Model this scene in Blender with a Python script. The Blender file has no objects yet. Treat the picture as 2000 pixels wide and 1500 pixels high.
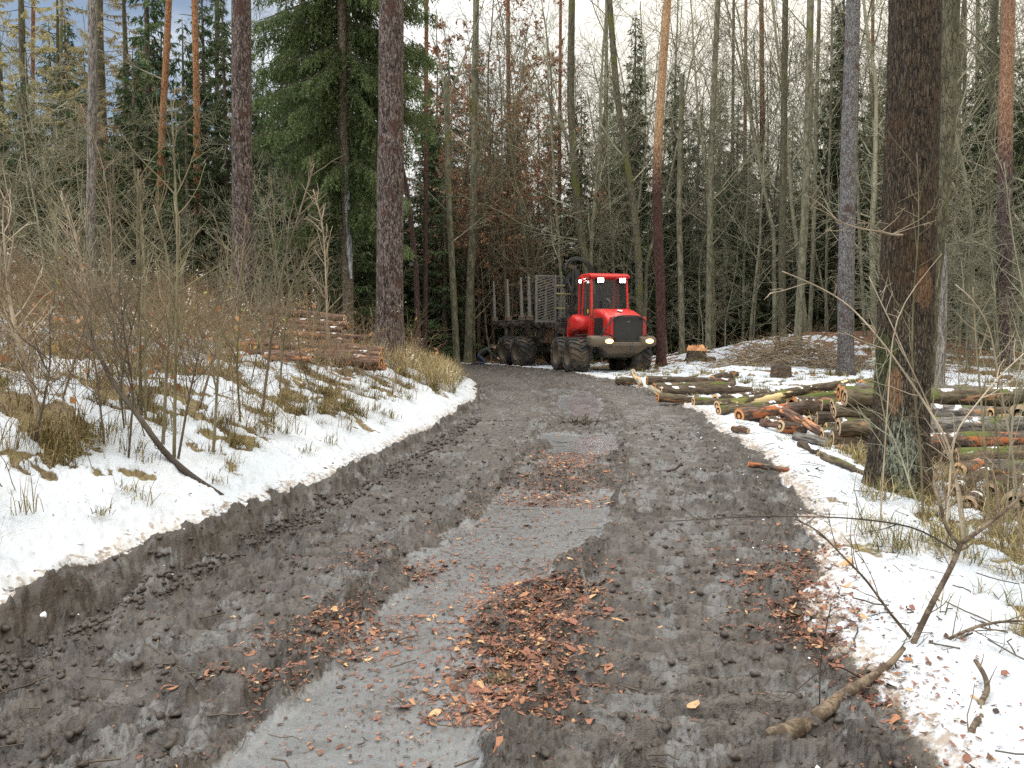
import bpy, bmesh, math, random
import numpy as np
from mathutils import Vector, Matrix, Euler
R = math.radians
rng = np.random.default_rng(7)
random.seed(7)
SC = bpy.context.scene
COL = SC.collection
# ------------------------------------------------------------------ camera, sky, sun, exposure
F = 1540.0                      # focal length in photograph pixels (2000 wide)
PITCH = math.atan2(103.0, F)
CAMZ = 1.6
cam_data = bpy.data.cameras.new("camera"); cam = bpy.data.objects.new("camera", cam_data); COL.objects.link(cam)
cam_data.sensor_width = 36.0; cam_data.lens = 36.0 * F / 2000.0
cam_data.clip_start = 0.05; cam_data.clip_end = 2000.0
cam.location = (0, 0, CAMZ); cam.rotation_euler = (math.pi / 2 - PITCH, 0, 0)
SC.camera = cam
SUN_EL, SUN_AZ = R(32), R(-112)          # azimuth from +Y towards +X
sun_d = bpy.data.lights.new("sun", 'SUN'); sun = bpy.data.objects.new("sun", sun_d); COL.objects.link(sun)
sun_d.energy = 1.1; sun_d.angle = R(22); sun_d.color = (1.0, 0.96, 0.9)
_sv = Vector((math.sin(SUN_AZ) * math.cos(SUN_EL), math.cos(SUN_AZ) * math.cos(SUN_EL), math.sin(SUN_EL)))
sun.rotation_euler = _sv.to_track_quat('Z', 'Y').to_euler()
SC.view_settings.view_transform = 'Standard'; SC.view_settings.look = 'None'
SC.view_settings.gamma = 1.0; SC.view_settings.exposure = 0.36
SC.cycles.use_denoising = False; SC.cycles.sample_clamp_indirect = 1.5; SC.cycles.max_bounces = 6; SC.cycles.diffuse_bounces = 3; SC.cycles.transparent_max_bounces = 8

class NT:
    """short hand for node trees"""
    def __init__(s, nt): s.nt = nt; nt.nodes.clear()
    def n(s, t, **kw):
        nd = s.nt.nodes.new(t)
        for k, v in kw.items(): setattr(nd, k, v)
        return nd
    def link(s, a, b): s.nt.links.new(a, b)
    def val(s, sock, v):
        if isinstance(v, bpy.types.NodeSocket): s.link(v, sock)
        elif isinstance(v, (tuple, list)) and len(v) == 3 and sock.type == 'RGBA': sock.default_value = (*v, 1)
        else: sock.default_value = v
    def math(s, op, a, b=0.0, c=0.0, clamp=False):
        nd = s.n('ShaderNodeMath', operation=op); nd.use_clamp = clamp
        s.val(nd.inputs[0], a); s.val(nd.inputs[1], b); s.val(nd.inputs[2], c)
        return nd.outputs[0]
    def mix(s, fac, a, b):
        nd = s.n('ShaderNodeMix', data_type='RGBA')
        s.val(nd.inputs['Factor'], fac); s.val(nd.inputs[6], a); s.val(nd.inputs[7], b)
        return nd.outputs[2]
    def noise(s, vec, scale, detail=4, rough=0.55, dist=0.0):
        nd = s.n('ShaderNodeTexNoise'); s.val(nd.inputs['Scale'], scale); s.val(nd.inputs['Detail'], detail)
        s.val(nd.inputs['Roughness'], rough); s.val(nd.inputs['Distortion'], dist)
        if vec is not None: s.link(vec, nd.inputs['Vector'])
        return nd.outputs['Fac']
    def voro(s, vec, scale, feature='F1', out='Distance'):
        nd = s.n('ShaderNodeTexVoronoi', feature=feature); s.val(nd.inputs['Scale'], scale)
        if vec is not None: s.link(vec, nd.inputs['Vector'])
        return nd.outputs[out]
    def ramp(s, fac, lo, hi):
        nd = s.n('ShaderNodeMapRange', interpolation_type='SMOOTHSTEP')
        s.val(nd.inputs[0], fac); s.val(nd.inputs[1], lo); s.val(nd.inputs[2], hi)
        return nd.outputs[0]
    def mapping(s, vec, scale=(1, 1, 1), rot=(0, 0, 0)):
        nd = s.n('ShaderNodeMapping'); nd.inputs['Scale'].default_value = scale; nd.inputs['Rotation'].default_value = rot
        s.link(vec, nd.inputs['Vector']); return nd.outputs[0]
    def attr(s, name, out='Fac'):
        return s.n('ShaderNodeAttribute', attribute_name=name).outputs[out]
    def bump(s, h, strength=0.5, dist=0.02):
        nd = s.n('ShaderNodeBump'); s.val(nd.inputs['Strength'], strength); s.val(nd.inputs['Distance'], dist)
        s.link(h, nd.inputs['Height']); return nd.outputs[0]

world = bpy.data.worlds.new("World"); SC.world = world; world.use_nodes = True
w = NT(world.node_tree)
tc = w.n('ShaderNodeTexCoord').outputs['Generated']
sky = w.n('ShaderNodeTexSky', sky_type='NISHITA'); sky.sun_disc = False
sky.sun_elevation = SUN_EL; sky.sun_rotation = SUN_AZ
sep = w.n('ShaderNodeSeparateXYZ'); w.link(tc, sep.inputs[0])
zc = w.math('MAXIMUM', sep.outputs[2], 0.0)
# a stretched cloud deck: brighter towards the zenith as an overcast sky is
lum = w.math('MULTIPLY_ADD', w.math('MULTIPLY', zc, zc), 2.4, 0.72)
cl = w.noise(w.mapping(tc, (2.0, 2.0, 5.0)), 1.6, 5, 0.55)
lum = w.math('MULTIPLY', lum, w.math('MULTIPLY_ADD', cl, 0.34, 0.83))
warm = w.ramp(sep.outputs[0], -0.35, 0.25)
ccol = w.mix(warm, (0.93, 0.97, 1.0), (1.0, 0.945, 0.83))
vm = w.n('ShaderNodeVectorMath', operation='SCALE'); w.link(ccol, vm.inputs[0]); w.link(lum, vm.inputs['Scale'])
vs = w.n('ShaderNodeVectorMath', operation='SCALE'); w.link(sky.outputs[0], vs.inputs[0]); vs.inputs['Scale'].default_value = 0.10
# one gap of blue in the clouds, up to the left
dt = w.n('ShaderNodeVectorMath', operation='DOT_PRODUCT'); w.link(tc, dt.inputs[0])
dt.inputs[1].default_value = Vector((-0.60, 0.74, 0.31)).normalized()
hole = w.ramp(w.math('ADD', dt.outputs['Value'], w.math('MULTIPLY', w.noise(w.mapping(tc, (1, 1, 2.2)), 5.0, 5), 0.16)), 0.985, 1.045)
mx = w.mix(w.math('MULTIPLY', hole, 0.9), vm.outputs[0], vs.outputs[0])
bg = w.n('ShaderNodeBackground'); w.link(mx, bg.inputs[0]); bg.inputs[1].default_value = 1.0
wo = w.n('ShaderNodeOutputWorld'); w.link(bg.outputs[0], wo.inputs[0])

# ------------------------------------------------------------------ pixels <-> places
_cp, _sp = math.cos(PITCH), math.sin(PITCH)
def P(px, py, d):
    """the point seen at photograph pixel (px, py), d metres ahead of the camera"""
    a = (px - 1000.0) / F; b = (750.0 - py) / F
    dy = _cp + b * _sp; dz = b * _cp - _sp
    t = d / dy
    return Vector((a * t, d, CAMZ + dz * t))

# ------------------------------------------------------------------ noise
def _hash(ix, iy, seed):
    n = (ix * 374761393 + iy * 668265263 + seed * 974634777) & 0xffffffff
    n = ((n ^ (n >> 13)) * 1274126177) & 0xffffffff
    n = ((n ^ (n >> 16)) * 2246822519) & 0xffffffff
    return ((n ^ (n >> 15)) & 0xffffff) / float(0xffffff)
def vn(x, y, seed=0):
    x = np.asarray(x, float); y = np.asarray(y, float)
    fx = np.floor(x); fy = np.floor(y); ix = fx.astype(np.int64); iy = fy.astype(np.int64)
    tx = x - fx; ty = y - fy
    tx = tx * tx * tx * (tx * (tx * 6 - 15) + 10); ty = ty * ty * ty * (ty * (ty * 6 - 15) + 10)
    a = _hash(ix, iy, seed); b = _hash(ix + 1, iy, seed); c = _hash(ix, iy + 1, seed); d = _hash(ix + 1, iy + 1, seed)
    return a + (b - a) * tx + (c - a) * ty + (a - b - c + d) * tx * ty
def fbm(x, y, octv=4, seed=0, gain=0.5):
    s = 0.0; amp = 1.0; tot = 0.0; x = np.asarray(x, float); y = np.asarray(y, float)
    for k in range(octv):
        s = s + amp * vn(x, y, seed + k * 17); tot += amp; amp *= gain
        x, y = (x * 1.62 - y * 1.19) + 13.7, (x * 1.19 + y * 1.62) + 5.1
    return s / tot
def ss(a, b, x):
    t = np.clip((x - a) / (b - a), 0, 1); return t * t * (3 - 2 * t)

# ------------------------------------------------------------------ the lie of the land
_ctl = np.array([(-1.0, -40), (-1.0, -8), (-0.8, 0), (-0.45, 4), (.25, 7), (.95, 11.5), (1.42, 17), (1.3, 21.5), (.7, 26), (-.3, 30.5), (-2.2, 34.6), (-6, 37.6), (-13, 39.3), (-30, 41), (-80, 43)], float)
def _cr(p, n=10):
    out = []
    for i in range(len(p) - 1):
        p0 = p[max(i - 1, 0)]; p1 = p[i]; p2 = p[i + 1]; p3 = p[min(i + 2, len(p) - 1)]
        for t in np.linspace(0, 1, n, endpoint=False):
            out.append(.5 * ((2 * p1) + (-p0 + p2) * t + (2 * p0 - 5 * p1 + 4 * p2 - p3) * t * t + (-p0 + 3 * p1 - 3 * p2 + p3) * t ** 3))
    out.append(p[-1]); return np.array(out)
_line = _cr(_ctl)
_seg = np.diff(_line, axis=0); _len = np.hypot(_seg[:, 0], _seg[:, 1]); _cum = np.concatenate([[0], np.cumsum(_len)])
_s0 = np.interp(0, _line[:26, 1], _cum[:26])
def road_su(x, y):
    """distance along the road (0 beside the camera) and sideways from its middle (right is positive)"""
    x = np.asarray(x, float).ravel(); y = np.asarray(y, float).ravel()
    best = np.full(x.shape, 1e18); S = np.zeros_like(x); U = np.zeros_like(x)
    for i in range(len(_seg)):
        ax, ay = _line[i]; dx, dy = _seg[i]; L = _len[i]
        t = np.clip(((x - ax) * dx + (y - ay) * dy) / (L * L), 0, 1)
        ex = x - ax - t * dx; ey = y - ay - t * dy; d2 = ex * ex + ey * ey
        m = d2 < best
        cr = (dx * ey - dy * ex)
        best[m] = d2[m]; S[m] = (_cum[i] + t * L)[m]; U[m] = (np.sqrt(d2) * -np.sign(cr))[m]
    return S - _s0, U
HALF = 2.3
def land(x, y, fine=True):
    """height and surface masks"""
    x = np.asarray(x, float).ravel(); y = np.asarray(y, float).ravel()
    s, u = road_su(x, y)
    wob = (fbm(s * .9, u * 0 + 3, 3, 5) - .5)
    sL = -u - HALF + .13 + .13 * (1 - ss(5, 9, s)) - .26 * wob
    sR = u - HALF + .34 * (1 - ss(3.2, 7.5, s)) + .06 - .5 * (fbm(s * .8, u * 0 + 9, 3, 8) - .5)
    near = 1 - ss(5, 10, s)
    # left bank
    lip = .09 + .05 * near
    z = lip * ss(-.03, .07, sL + .10 * (fbm(s * 5, u * 2, 4, 63, .6) - .5)) + .40 * np.clip(sL - .1, 0, 2.2) * (1 - .35 * ss(20, 30, y)) + .14 * np.clip(sL - 2.3, 0, 11)
    z -= .09 * np.exp(-((sL + .15) / .075) ** 2) * (.3 + .7 * near)
    # right side: down to the stacked logs, up again towards the back
    dn = 1 - ss(13, 22, y)
    z += (.06 * ss(0, .25, sR) - .20 * ss(.3, 1.6, sR) - .28 * ss(1.6, 4.0, sR)) * dn
    z += .30 * ss(18, 27, y) * ss(.3, 4, sR) * ss(4.5, 7.5, x)
    z += 1.15 * np.exp(-((x - 14.0) / 5.0) ** 2 - ((y - 35) / 4.5) ** 2) + .9 * ss(10, 26, x) * ss(22, 42, y)
    z += .05 * np.clip(np.hypot(x, y) - 45, 0, 200) * .5 + .03 * np.clip(y - 38.5, 0, 30) * ss(HALF, 6, sR)
    off = np.minimum(np.maximum(sL, sR), 3) / 3
    off = np.clip(off, 0, 1)
    z += off * (.30 * (fbm(x * .35, y * .35, 4, 21) - .5) + .10 * (fbm(x * 1.6, y * 1.6, 3, 31) - .5))
    onroad = (1 - ss(-.05, .12, sL)) * (1 - ss(-.1, .25, sR))
    # snow
    n1 = fbm(x * 1.5 + .7 * s, y * 1.5, 5, 41, .6); n2 = fbm(x * 4.2 + .8 * n1, y * 4.2, 4, 51, .6)
    nn = .55 * n1 + .45 * n2
    nn = 1 / (1 + np.exp(-(nn - .5) / .05))            # about even over 0..1: the numbers below are shares of cover
    covL = .56 + .42 * (1 - ss(.5, 1.25, sL)) - .14 * ss(1.6, 3.2, sL) - .25 * ss(12, 17, y) * ss(1.5, 3, sL) - .5 * ss(17.5, 24, y) + .42 * np.exp(-((x + 8.5) / 3.2) ** 2 - ((y - 14) / 3.2) ** 2) - .3 * ss(20, 28, -x)
    covR = .97 - .62 * ss(.9, 1.9, sR) * (1 - ss(12, 17, y)) - .30 * ss(.7, 1.6, sR) * ss(12, 17, y) - .25 * ss(30, 36, y) - .35 * ss(36, 42, y) - .12 * ss(28, 32, y) - .30 * ss(11, 16, x) - .2 * np.exp(-((x - 15.5) / 3.5) ** 2 - ((y - 34) / 4) ** 2)
    edgeL = ss(.02, .09, sL - .05 - .30 * near * (fbm(s * 4.5, u * 4.5, 5, 61, .62) - .42))
    edgeR = ss(-.12, .10, sR - .35 * (fbm(s * 2.2, u * 2.2, 4, 62) - .4))
    snow = np.where(sL > -.3, ss(-.09, .09, covL - nn) * edgeL, 0) + np.where(sR > -.5, ss(-.10, .10, covR - nn) * edgeR, 0)
    snow = np.clip(snow, 0, 1)
    # bare tarmac shows down the middle
    br = fbm(s * 1.1, u * 2.2, 4, 71)
    tar = 1 - ss(.44, .60, np.abs(u - .04 - .25 * (fbm(s * .35, s * 0, 2, 72) - .5)) + .62 * (br - .5))
    tar *= 1 - ss(.35, .75, np.exp(-((s - 8.6) / 1.0) ** 2) + .45 * (br - .5))
    tar *= 1 - ss(.3, .75, np.exp(-((s - 4.3) / .75) ** 2 - ((u - .45) / .30) ** 2) * 1.1 + .4 * (br - .5))
    tar *= 1 - .9 * ss(11.5, 13.5, s + 4 * (br - .5)) * ss(.5, .6, fbm(s * .5, u, 3, 75)) 
    tar *= 1 - ss(20, 24, s)
    tar = np.clip(tar, 0, 1)
    wetn = fbm(s * 3.0, u * 6.5, 5, 81, .6)
    trackR = np.exp(-((u - 1.25) / .5) ** 2); trackL = np.exp(-((u + 1.35) / .55) ** 2)
    wet = ss(.56, .64, wetn + .11 * trackR + .03 * ss(9, 12, s) - .035) * onroad * (1 - tar)
    wet = np.maximum(wet, .7 * ss(.50, .62, wetn) * onroad * ss(9, 12, s) * np.exp(-((u - .3) / .6) ** 2))
    zs = z + .055 * snow
    if fine:
        mud = onroad * (1 - tar)
        zs += onroad * (-.045 * trackL - .04 * trackR) + mud * .022
        clod = fbm(s * 5.0, u * 5.0, 5, 91, .62)
        rid = 1 - np.abs(2 * fbm(s * 7.0, u * 9.0, 4, 95, .6) - 1)
        fcl = fbm(s * 21, u * 19, 4, 96, .66); fr = 1 - np.abs(2 * fbm(s * 19, u * 14, 4, 97, .66) - 1)
        far = 1 - .5 * ss(9, 16, s); tmk = np.zeros_like(s); bars = np.zeros_like(s)
        for uc, wd, sg in ((-1.42, .58, 1), (1.28, .56, -1), (-.95, .3, 3)):
            aw = np.abs(u - uc - .12 * (fbm(s * .5, s * 0 + sg, 2, 98) - .5))
            tm = (1 - ss(wd * .82, wd, aw)) * ss(.28, .46, fbm(s * .7, u * .7 + 9, 3, 101 + sg))
            ph = s / .21 + sg * .5 * aw + .5 * (fbm(s * 1.6, u * 1.6, 2, 99) - .5)
            br_ = ss(-.2, .3, np.sin(2 * np.pi * ph) + 1.5 * (fbm(s * 9, u * 6, 3, 103) - .5)) * (.6 + .6 * fbm(s * 3, u * 3, 2, 104))
            bars = np.maximum(bars, tm * br_); tmk = np.maximum(tmk, tm)
            zs += mud * .035 * np.exp(-((aw - wd - .04) / .06) ** 2) * ss(.3, .6, fbm(s * 4, u * 3, 3, 107))
        c1 = ss(.47, .55, fbm(s * 7.5, u * 6.0, 4, 96, .55)); c2 = ss(.47, .56, fbm(s * 17, u * 13, 3, 97, .5)); c3 = ss(.5, .6, fbm(s * 34, u * 27, 2, 93, .5))
        zs += mud * (.12 * (clod - .5) + .03 * (rid - .75)) * (1 - .6 * tmk)
        zs += mud * (.026 * c1 + .017 * c2 + .010 * c3 * (.4 + .6 * c2)) * (1 - .45 * tmk) * far
        zs += mud * .14 * np.clip(clod - .57, 0, 1) * (1 + 2.0 * np.exp(-((u + 1.95) / .25) ** 2) * near) * (1 - tmk)
        zs += mud * .060 * bars * (1 - .3 * ss(9, 18, s))
        wet = np.clip(wet + .8 * tmk * (1 - ss(.05, .35, bars)) * ss(.52, .60, fbm(s * 5.3, u * 6.1, 4, 109)) * mud, 0, 1)
        wall = np.clip(ss(-.06, .06, sL) - edgeL, 0, 1)
        zs += wall * .26 * (fbm(s * 6, u * 6, 4, 111, .62) - .42)
        zs = np.where(wet > .02, zs - wet * .5 * np.clip(mud * (.075 * (clod - .5)), -.01, .03), zs)
        zs += tar * .004 * (fbm(s * 14, u * 14, 2, 121) - .5)
        sn = snow * (1 - onroad)
        zs += sn * .085 * (fbm(x * 4.5, y * 4.5, 5, 131, .58) - .5) + sn * .030 * (fbm(x * 17, y * 17, 3, 5, .6) - .5)
        bare = (1 - snow) * (1 - onroad)
        zs += bare * .07 * (fbm(x * 8, y * 8, 4, 141, .6) - .5)
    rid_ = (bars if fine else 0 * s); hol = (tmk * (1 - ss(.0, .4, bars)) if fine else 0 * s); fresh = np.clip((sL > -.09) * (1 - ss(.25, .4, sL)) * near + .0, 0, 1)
    return zs, dict(bars=rid_, hollow=hol, fresh=fresh, s=s, u=u, sL=sL, sR=sR, snow=snow, tar=tar, wet=wet, road=np.maximum.reduce([onroad, (sL > -.3) * (1 - ss(.16, .34, sL)), (sR > -.5) * (1 - ss(.0, .25, sR))]), drive=onroad)
_gx = np.arange(-45, 45.01, .15); _gy = np.arange(0, 90.01, .15)
_GZ = land(*[q.ravel() for q in np.meshgrid(_gx, _gy)], False)[0].reshape(len(_gy), len(_gx))
def gz(x, y):
    fx = min(max((x + 45) / .15, 0), len(_gx) - 1.001); fy = min(max(y / .15, 0), len(_gy) - 1.001); i = int(fx); j = int(fy); a = fx - i; b = fy - j
    return float((_GZ[j, i] * (1 - a) + _GZ[j, i + 1] * a) * (1 - b) + (_GZ[j + 1, i] * (1 - a) + _GZ[j + 1, i + 1] * a) * b)
def ground_at(px, py_hint, d):
    v = P(px, py_hint, d); return Vector((v.x, d, gz(v.x, d)))

# ------------------------------------------------------------------ mesh gathering
class MB:
    def __init__(s): s.v = []; s.q = []; s.t = []; s.n = 0; s.a = []
    def add(s, v, q=None, t=None, a=0.0):
        v = np.asarray(v, np.float32).reshape(-1, 3)
        if q is not None and len(q): s.q.append(np.asarray(q, np.int64).reshape(-1, 4) + s.n)
        if t is not None and len(t): s.t.append(np.asarray(t, np.int64).reshape(-1, 3) + s.n)
        s.v.append(v); s.a.append(np.broadcast_to(np.asarray(a, np.float32), (len(v),)).copy()); s.n += len(v)
    def mesh(s, name, mats, smooth=True, attr=None):
        v = np.concatenate(s.v) if s.v else np.zeros((0, 3), np.float32)
        q = np.concatenate(s.q) if s.q else np.zeros((0, 4), np.int64)
        t = np.concatenate(s.t) if s.t else np.zeros((0, 3), np.int64)
        me = bpy.data.meshes.new(name)
        me.vertices.add(len(v)); me.vertices.foreach_set('co', v.astype(np.float32).ravel())
        me.loops.add(len(q) * 4 + len(t) * 3)
        me.loops.foreach_set('vertex_index', np.concatenate([q.ravel(), t.ravel()]).astype(np.int32))
        me.polygons.add(len(q) + len(t))
        st = np.concatenate([np.arange(len(q)) * 4, len(q) * 4 + np.arange(len(t)) * 3]).astype(np.int32)
        me.polygons.foreach_set('loop_start', st)
        me.polygons.foreach_set('use_smooth', np.full(len(q) + len(t), smooth))
        me.update(calc_edges=True); me.validate()
        if attr:
            at = me.attributes.new(attr, 'FLOAT', 'POINT'); at.data.foreach_set('value', np.concatenate(s.a).astype(np.float32))
        for m in (mats if isinstance(mats, (list, tuple)) else [mats]): me.materials.append(m)
        return me
    # shapes
    def tube(s, pts, rad, sides=6, cap=False, a=0.0, twist=0.0, disp=None):
        p = np.asarray(pts, float); n = len(p); r = np.broadcast_to(np.asarray(rad, float), (n,))
        tg = np.gradient(p, axis=0); tg /= np.linalg.norm(tg, axis=1)[:, None] + 1e-9
        ref = np.array([0., 0., 1.]) if abs(tg[0, 2]) < .9 else np.array([1., 0., 0.])
        nx = np.cross(ref, tg); nx /= np.linalg.norm(nx, axis=1)[:, None] + 1e-9
        ny = np.cross(tg, nx)
        an = np.arange(sides) * 2 * np.pi / sides + twist
        rr = r[:, None] if disp is None else r[:, None] * disp
        v = p[:, None, :] + rr[..., None] * (np.cos(an)[None, :, None] * nx[:, None, :] + np.sin(an)[None, :, None] * ny[:, None, :])
        i = np.arange(n - 1)[:, None] * sides; j = np.arange(sides)[None, :]; k = (j + 1) % sides
        q = np.stack([i + j, i + k, i + sides + k, i + sides + j], -1).reshape(-1, 4)
        t = None; vv = v.reshape(-1, 3)
        if cap:
            vv = np.concatenate([vv, p[:1], p[-1:]]); c0 = n * sides; jj = np.arange(sides); kk = (jj + 1) % sides
            t = np.concatenate([np.stack([np.full(sides, c0), kk, jj], -1), np.stack([np.full(sides, c0 + 1), (n - 1) * sides + jj, (n - 1) * sides + kk], -1)])
        s.add(vv, q, t, a)
    def box(s, c, size, M=None, a=0.0):
        h = np.array(size) / 2
        v = np.array([(x, y, z) for z in (-1, 1) for y in (-1, 1) for x in (-1, 1)], float) * h + np.array(c)
        q = [(0, 2, 3, 1), (4, 5, 7, 6), (0, 1, 5, 4), (2, 6, 7, 3), (0, 4, 6, 2), (1, 3, 7, 5)]
        s.add(v, q, None, a)
    def bar(s, a_, b_, w_, h_, a=0.0):
        """a square bar from a_ to b_"""
        a_ = np.array(a_, float); b_ = np.array(b_, float); t = b_ - a_; t /= np.linalg.norm(t)
        ref = np.array([0, 0, 1.]) if abs(t[2]) < .9 else np.array([1., 0, 0])
        x = np.cross(ref, t); x /= np.linalg.norm(x); y = np.cross(t, x)
        v = [p + sx * x * w_ / 2 + sy * y * h_ / 2 for p in (a_, b_) for sx, sy in ((-1, -1), (1, -1), (1, 1), (-1, 1))]
        s.add(v, [(0, 3, 2, 1), (4, 5, 6, 7), (0, 1, 5, 4), (1, 2, 6, 5), (2, 3, 7, 6), (3, 0, 4, 7)], None, a)

def link(name, me, parent=None, loc=None):
    o = bpy.data.objects.new(name, me); COL.objects.link(o)
    if parent is not None: o.parent = parent
    if loc is not None: o.location = loc
    return o
def tag(o, label=None, cat=None, group=None, kind=None):
    if label: o['label'] = label
    if cat: o['category'] = cat
    if group: o['group'] = group
    if kind: o['kind'] = kind
    return o
def empty(name, loc=(0, 0, 0), rz=0.0):
    o = bpy.data.objects.new(name, None); COL.objects.link(o); o.location = loc; o.rotation_euler = (0, 0, rz); o.empty_display_size = .3
    return o
def copy_tree(o, parent=None):
    c = o.copy(); COL.objects.link(c)
    if parent is not None: c.parent = parent
    for ch in list(o.children): copy_tree(ch, c)
    return c

def mat(name, base=(.5, .5, .5), rough=.6, metal=0.0, spec=.5):
    m = bpy.data.materials.new(name); m.use_nodes = True
    t = NT(m.node_tree); b = t.n('ShaderNodeBsdfPrincipled'); o = t.n('ShaderNodeOutputMaterial'); t.link(b.outputs[0], o.inputs[0])
    b.inputs['Base Color'].default_value = (*base, 1); b.inputs['Roughness'].default_value = rough; b.inputs['Metallic'].default_value = metal
    b.inputs['Specular IOR Level'].default_value = spec
    m['_'] = 0
    return m, t, b
# ------------------------------------------------------------------ ground and road
def ground_material():
    m, t, b = mat('ground_surface', rough=.8)
    pos = t.n('ShaderNodeNewGeometry').outputs['Position']
    snow, tar, wet, road, sR, litter = (t.attr(k) for k in ('snow', 'tar', 'wet', 'road', 'dirt', 'litter')); fresh = t.attr('fresh'); bars = t.attr('bars'); hol = t.attr('hollow')
    n1 = t.noise(pos, 3.0, 6, .6); n2 = t.noise(pos, 28.0, 5, .65); n3 = t.noise(pos, 120.0, 3, .6); n0 = t.noise(pos, .7, 4)
    mudc = t.mix(t.ramp(t.math('ADD', t.math('MULTIPLY', n1, .5), t.math('MULTIPLY', t.noise(pos, 7.0, 5, .65), .5)), .40, .60), (.026, .020, .016), (.084, .071, .061))
    mudc = t.mix(t.math('MULTIPLY', t.ramp(t.noise(pos, 19.0, 4, .6), .50, .58), .7), mudc, (.026, .020, .015))
    mudc = t.mix(t.math('MULTIPLY', t.ramp(n3, .60, .72), .4), mudc, (.12, .104, .09))
    mudc = t.mix(t.math('MULTIPLY', t.math('MAXIMUM', fresh, t.math('MULTIPLY', hol, .5)), .7), mudc, t.mix(n2, (.020, .015, .011), (.075, .056, .042)))  # dark turned earth on the bank; in tread hollows, shade painted into the colour
    mudc = t.mix(t.math('MULTIPLY', bars, t.ramp(n2, .42, .52)), mudc, (.088, .075, .065))  # bar tops lightened, tread relief put into the colour
    wetc = t.mix(n2, (.066, .061, .057), (.17, .166, .162))
    mudc = t.mix(t.math('MULTIPLY', wet, t.ramp(n2, .30, .55)), mudc, wetc)
    tarc = t.mix(t.ramp(n3, .3, .7), (.125, .128, .132), (.18, .183, .187))
    tarc = t.mix(t.math('MULTIPLY', t.ramp(n1, .5, .75), .7), tarc, (.075, .066, .058))
    rd = t.mix(t.ramp(t.math('ADD', tar, t.math('MULTIPLY', t.math('SUBTRACT', t.math('ADD', t.math('MULTIPLY', n2, .6), t.math('MULTIPLY', t.noise(pos, 8.0, 5, .65), .4)), .5), 1.7)), .38, .62), mudc, tarc)
    soil = t.mix(t.ramp(n2, .35, .65), (.085, .058, .033), (.23, .17, .09))
    soil = t.mix(t.ramp(n1, .46, .60), soil, t.mix(n2, (.12, .10, .04), (.26, .20, .09)))
    leaf = t.mix(t.voro(pos, 16.0, out='Color'), (.10, .045, .022), (.30, .135, .06))
    lf = t.mix(t.ramp(n2, .4, .6), leaf, (.06, .038, .024))
    soil = t.mix(litter, soil, lf)
    base = t.mix(road, soil, rd)
    sn = t.mix(t.ramp(n0, .3, .7), (.44, .48, .535), (.535, .565, .605))
    dirt = t.ramp(t.math('ADD', t.noise(pos, 17.0, 6, .68), t.math('MULTIPLY', sR, .26)), .66, .78)
    sn = t.mix(dirt, sn, (.20, .15, .11))
    sn = t.mix(t.math('MULTIPLY', sR, t.ramp(n1, .35, .75)), sn, (.50, .45, .40))
    sf = t.ramp(t.math('ADD', snow, t.math('MULTIPLY', t.math('SUBTRACT', n2, .5), .7)), .40, .60)
    col = t.mix(sf, base, sn)
    t.link(col, b.inputs['Base Color'])
    ro = t.math('MULTIPLY_ADD', t.ramp(n2, .35, .65), .25, .34)
    ro = t.math('SUBTRACT', ro, t.math('MULTIPLY', wet, .22))
    ro = t.math('SUBTRACT', ro, t.math('MULTIPLY', tar, .22))
    ro = t.math('ADD', t.math('MULTIPLY', ro, road), t.math('MULTIPLY', t.math('SUBTRACT', 1.0, road), .85))
    ro = t.math('ADD', t.math('MULTIPLY', ro, t.math('SUBTRACT', 1.0, sf)), t.math('MULTIPLY', sf, .6))
    t.link(ro, b.inputs['Roughness'])
    nosn = t.math('SUBTRACT', 1.0, sf)
    hh = t.math('ADD', t.math('MULTIPLY', n2, 1.0), t.math('MULTIPLY', n3, .35))
    amp = t.math('MULTIPLY_ADD', nosn, .55, .45)
    amp = t.math('SUBTRACT', amp, t.math('MULTIPLY', tar, .92))
    t.link(t.bump(t.math('MULTIPLY', hh, amp), .6, .025), b.inputs['Normal'])
    return m
GROUND = ground_material()
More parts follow.
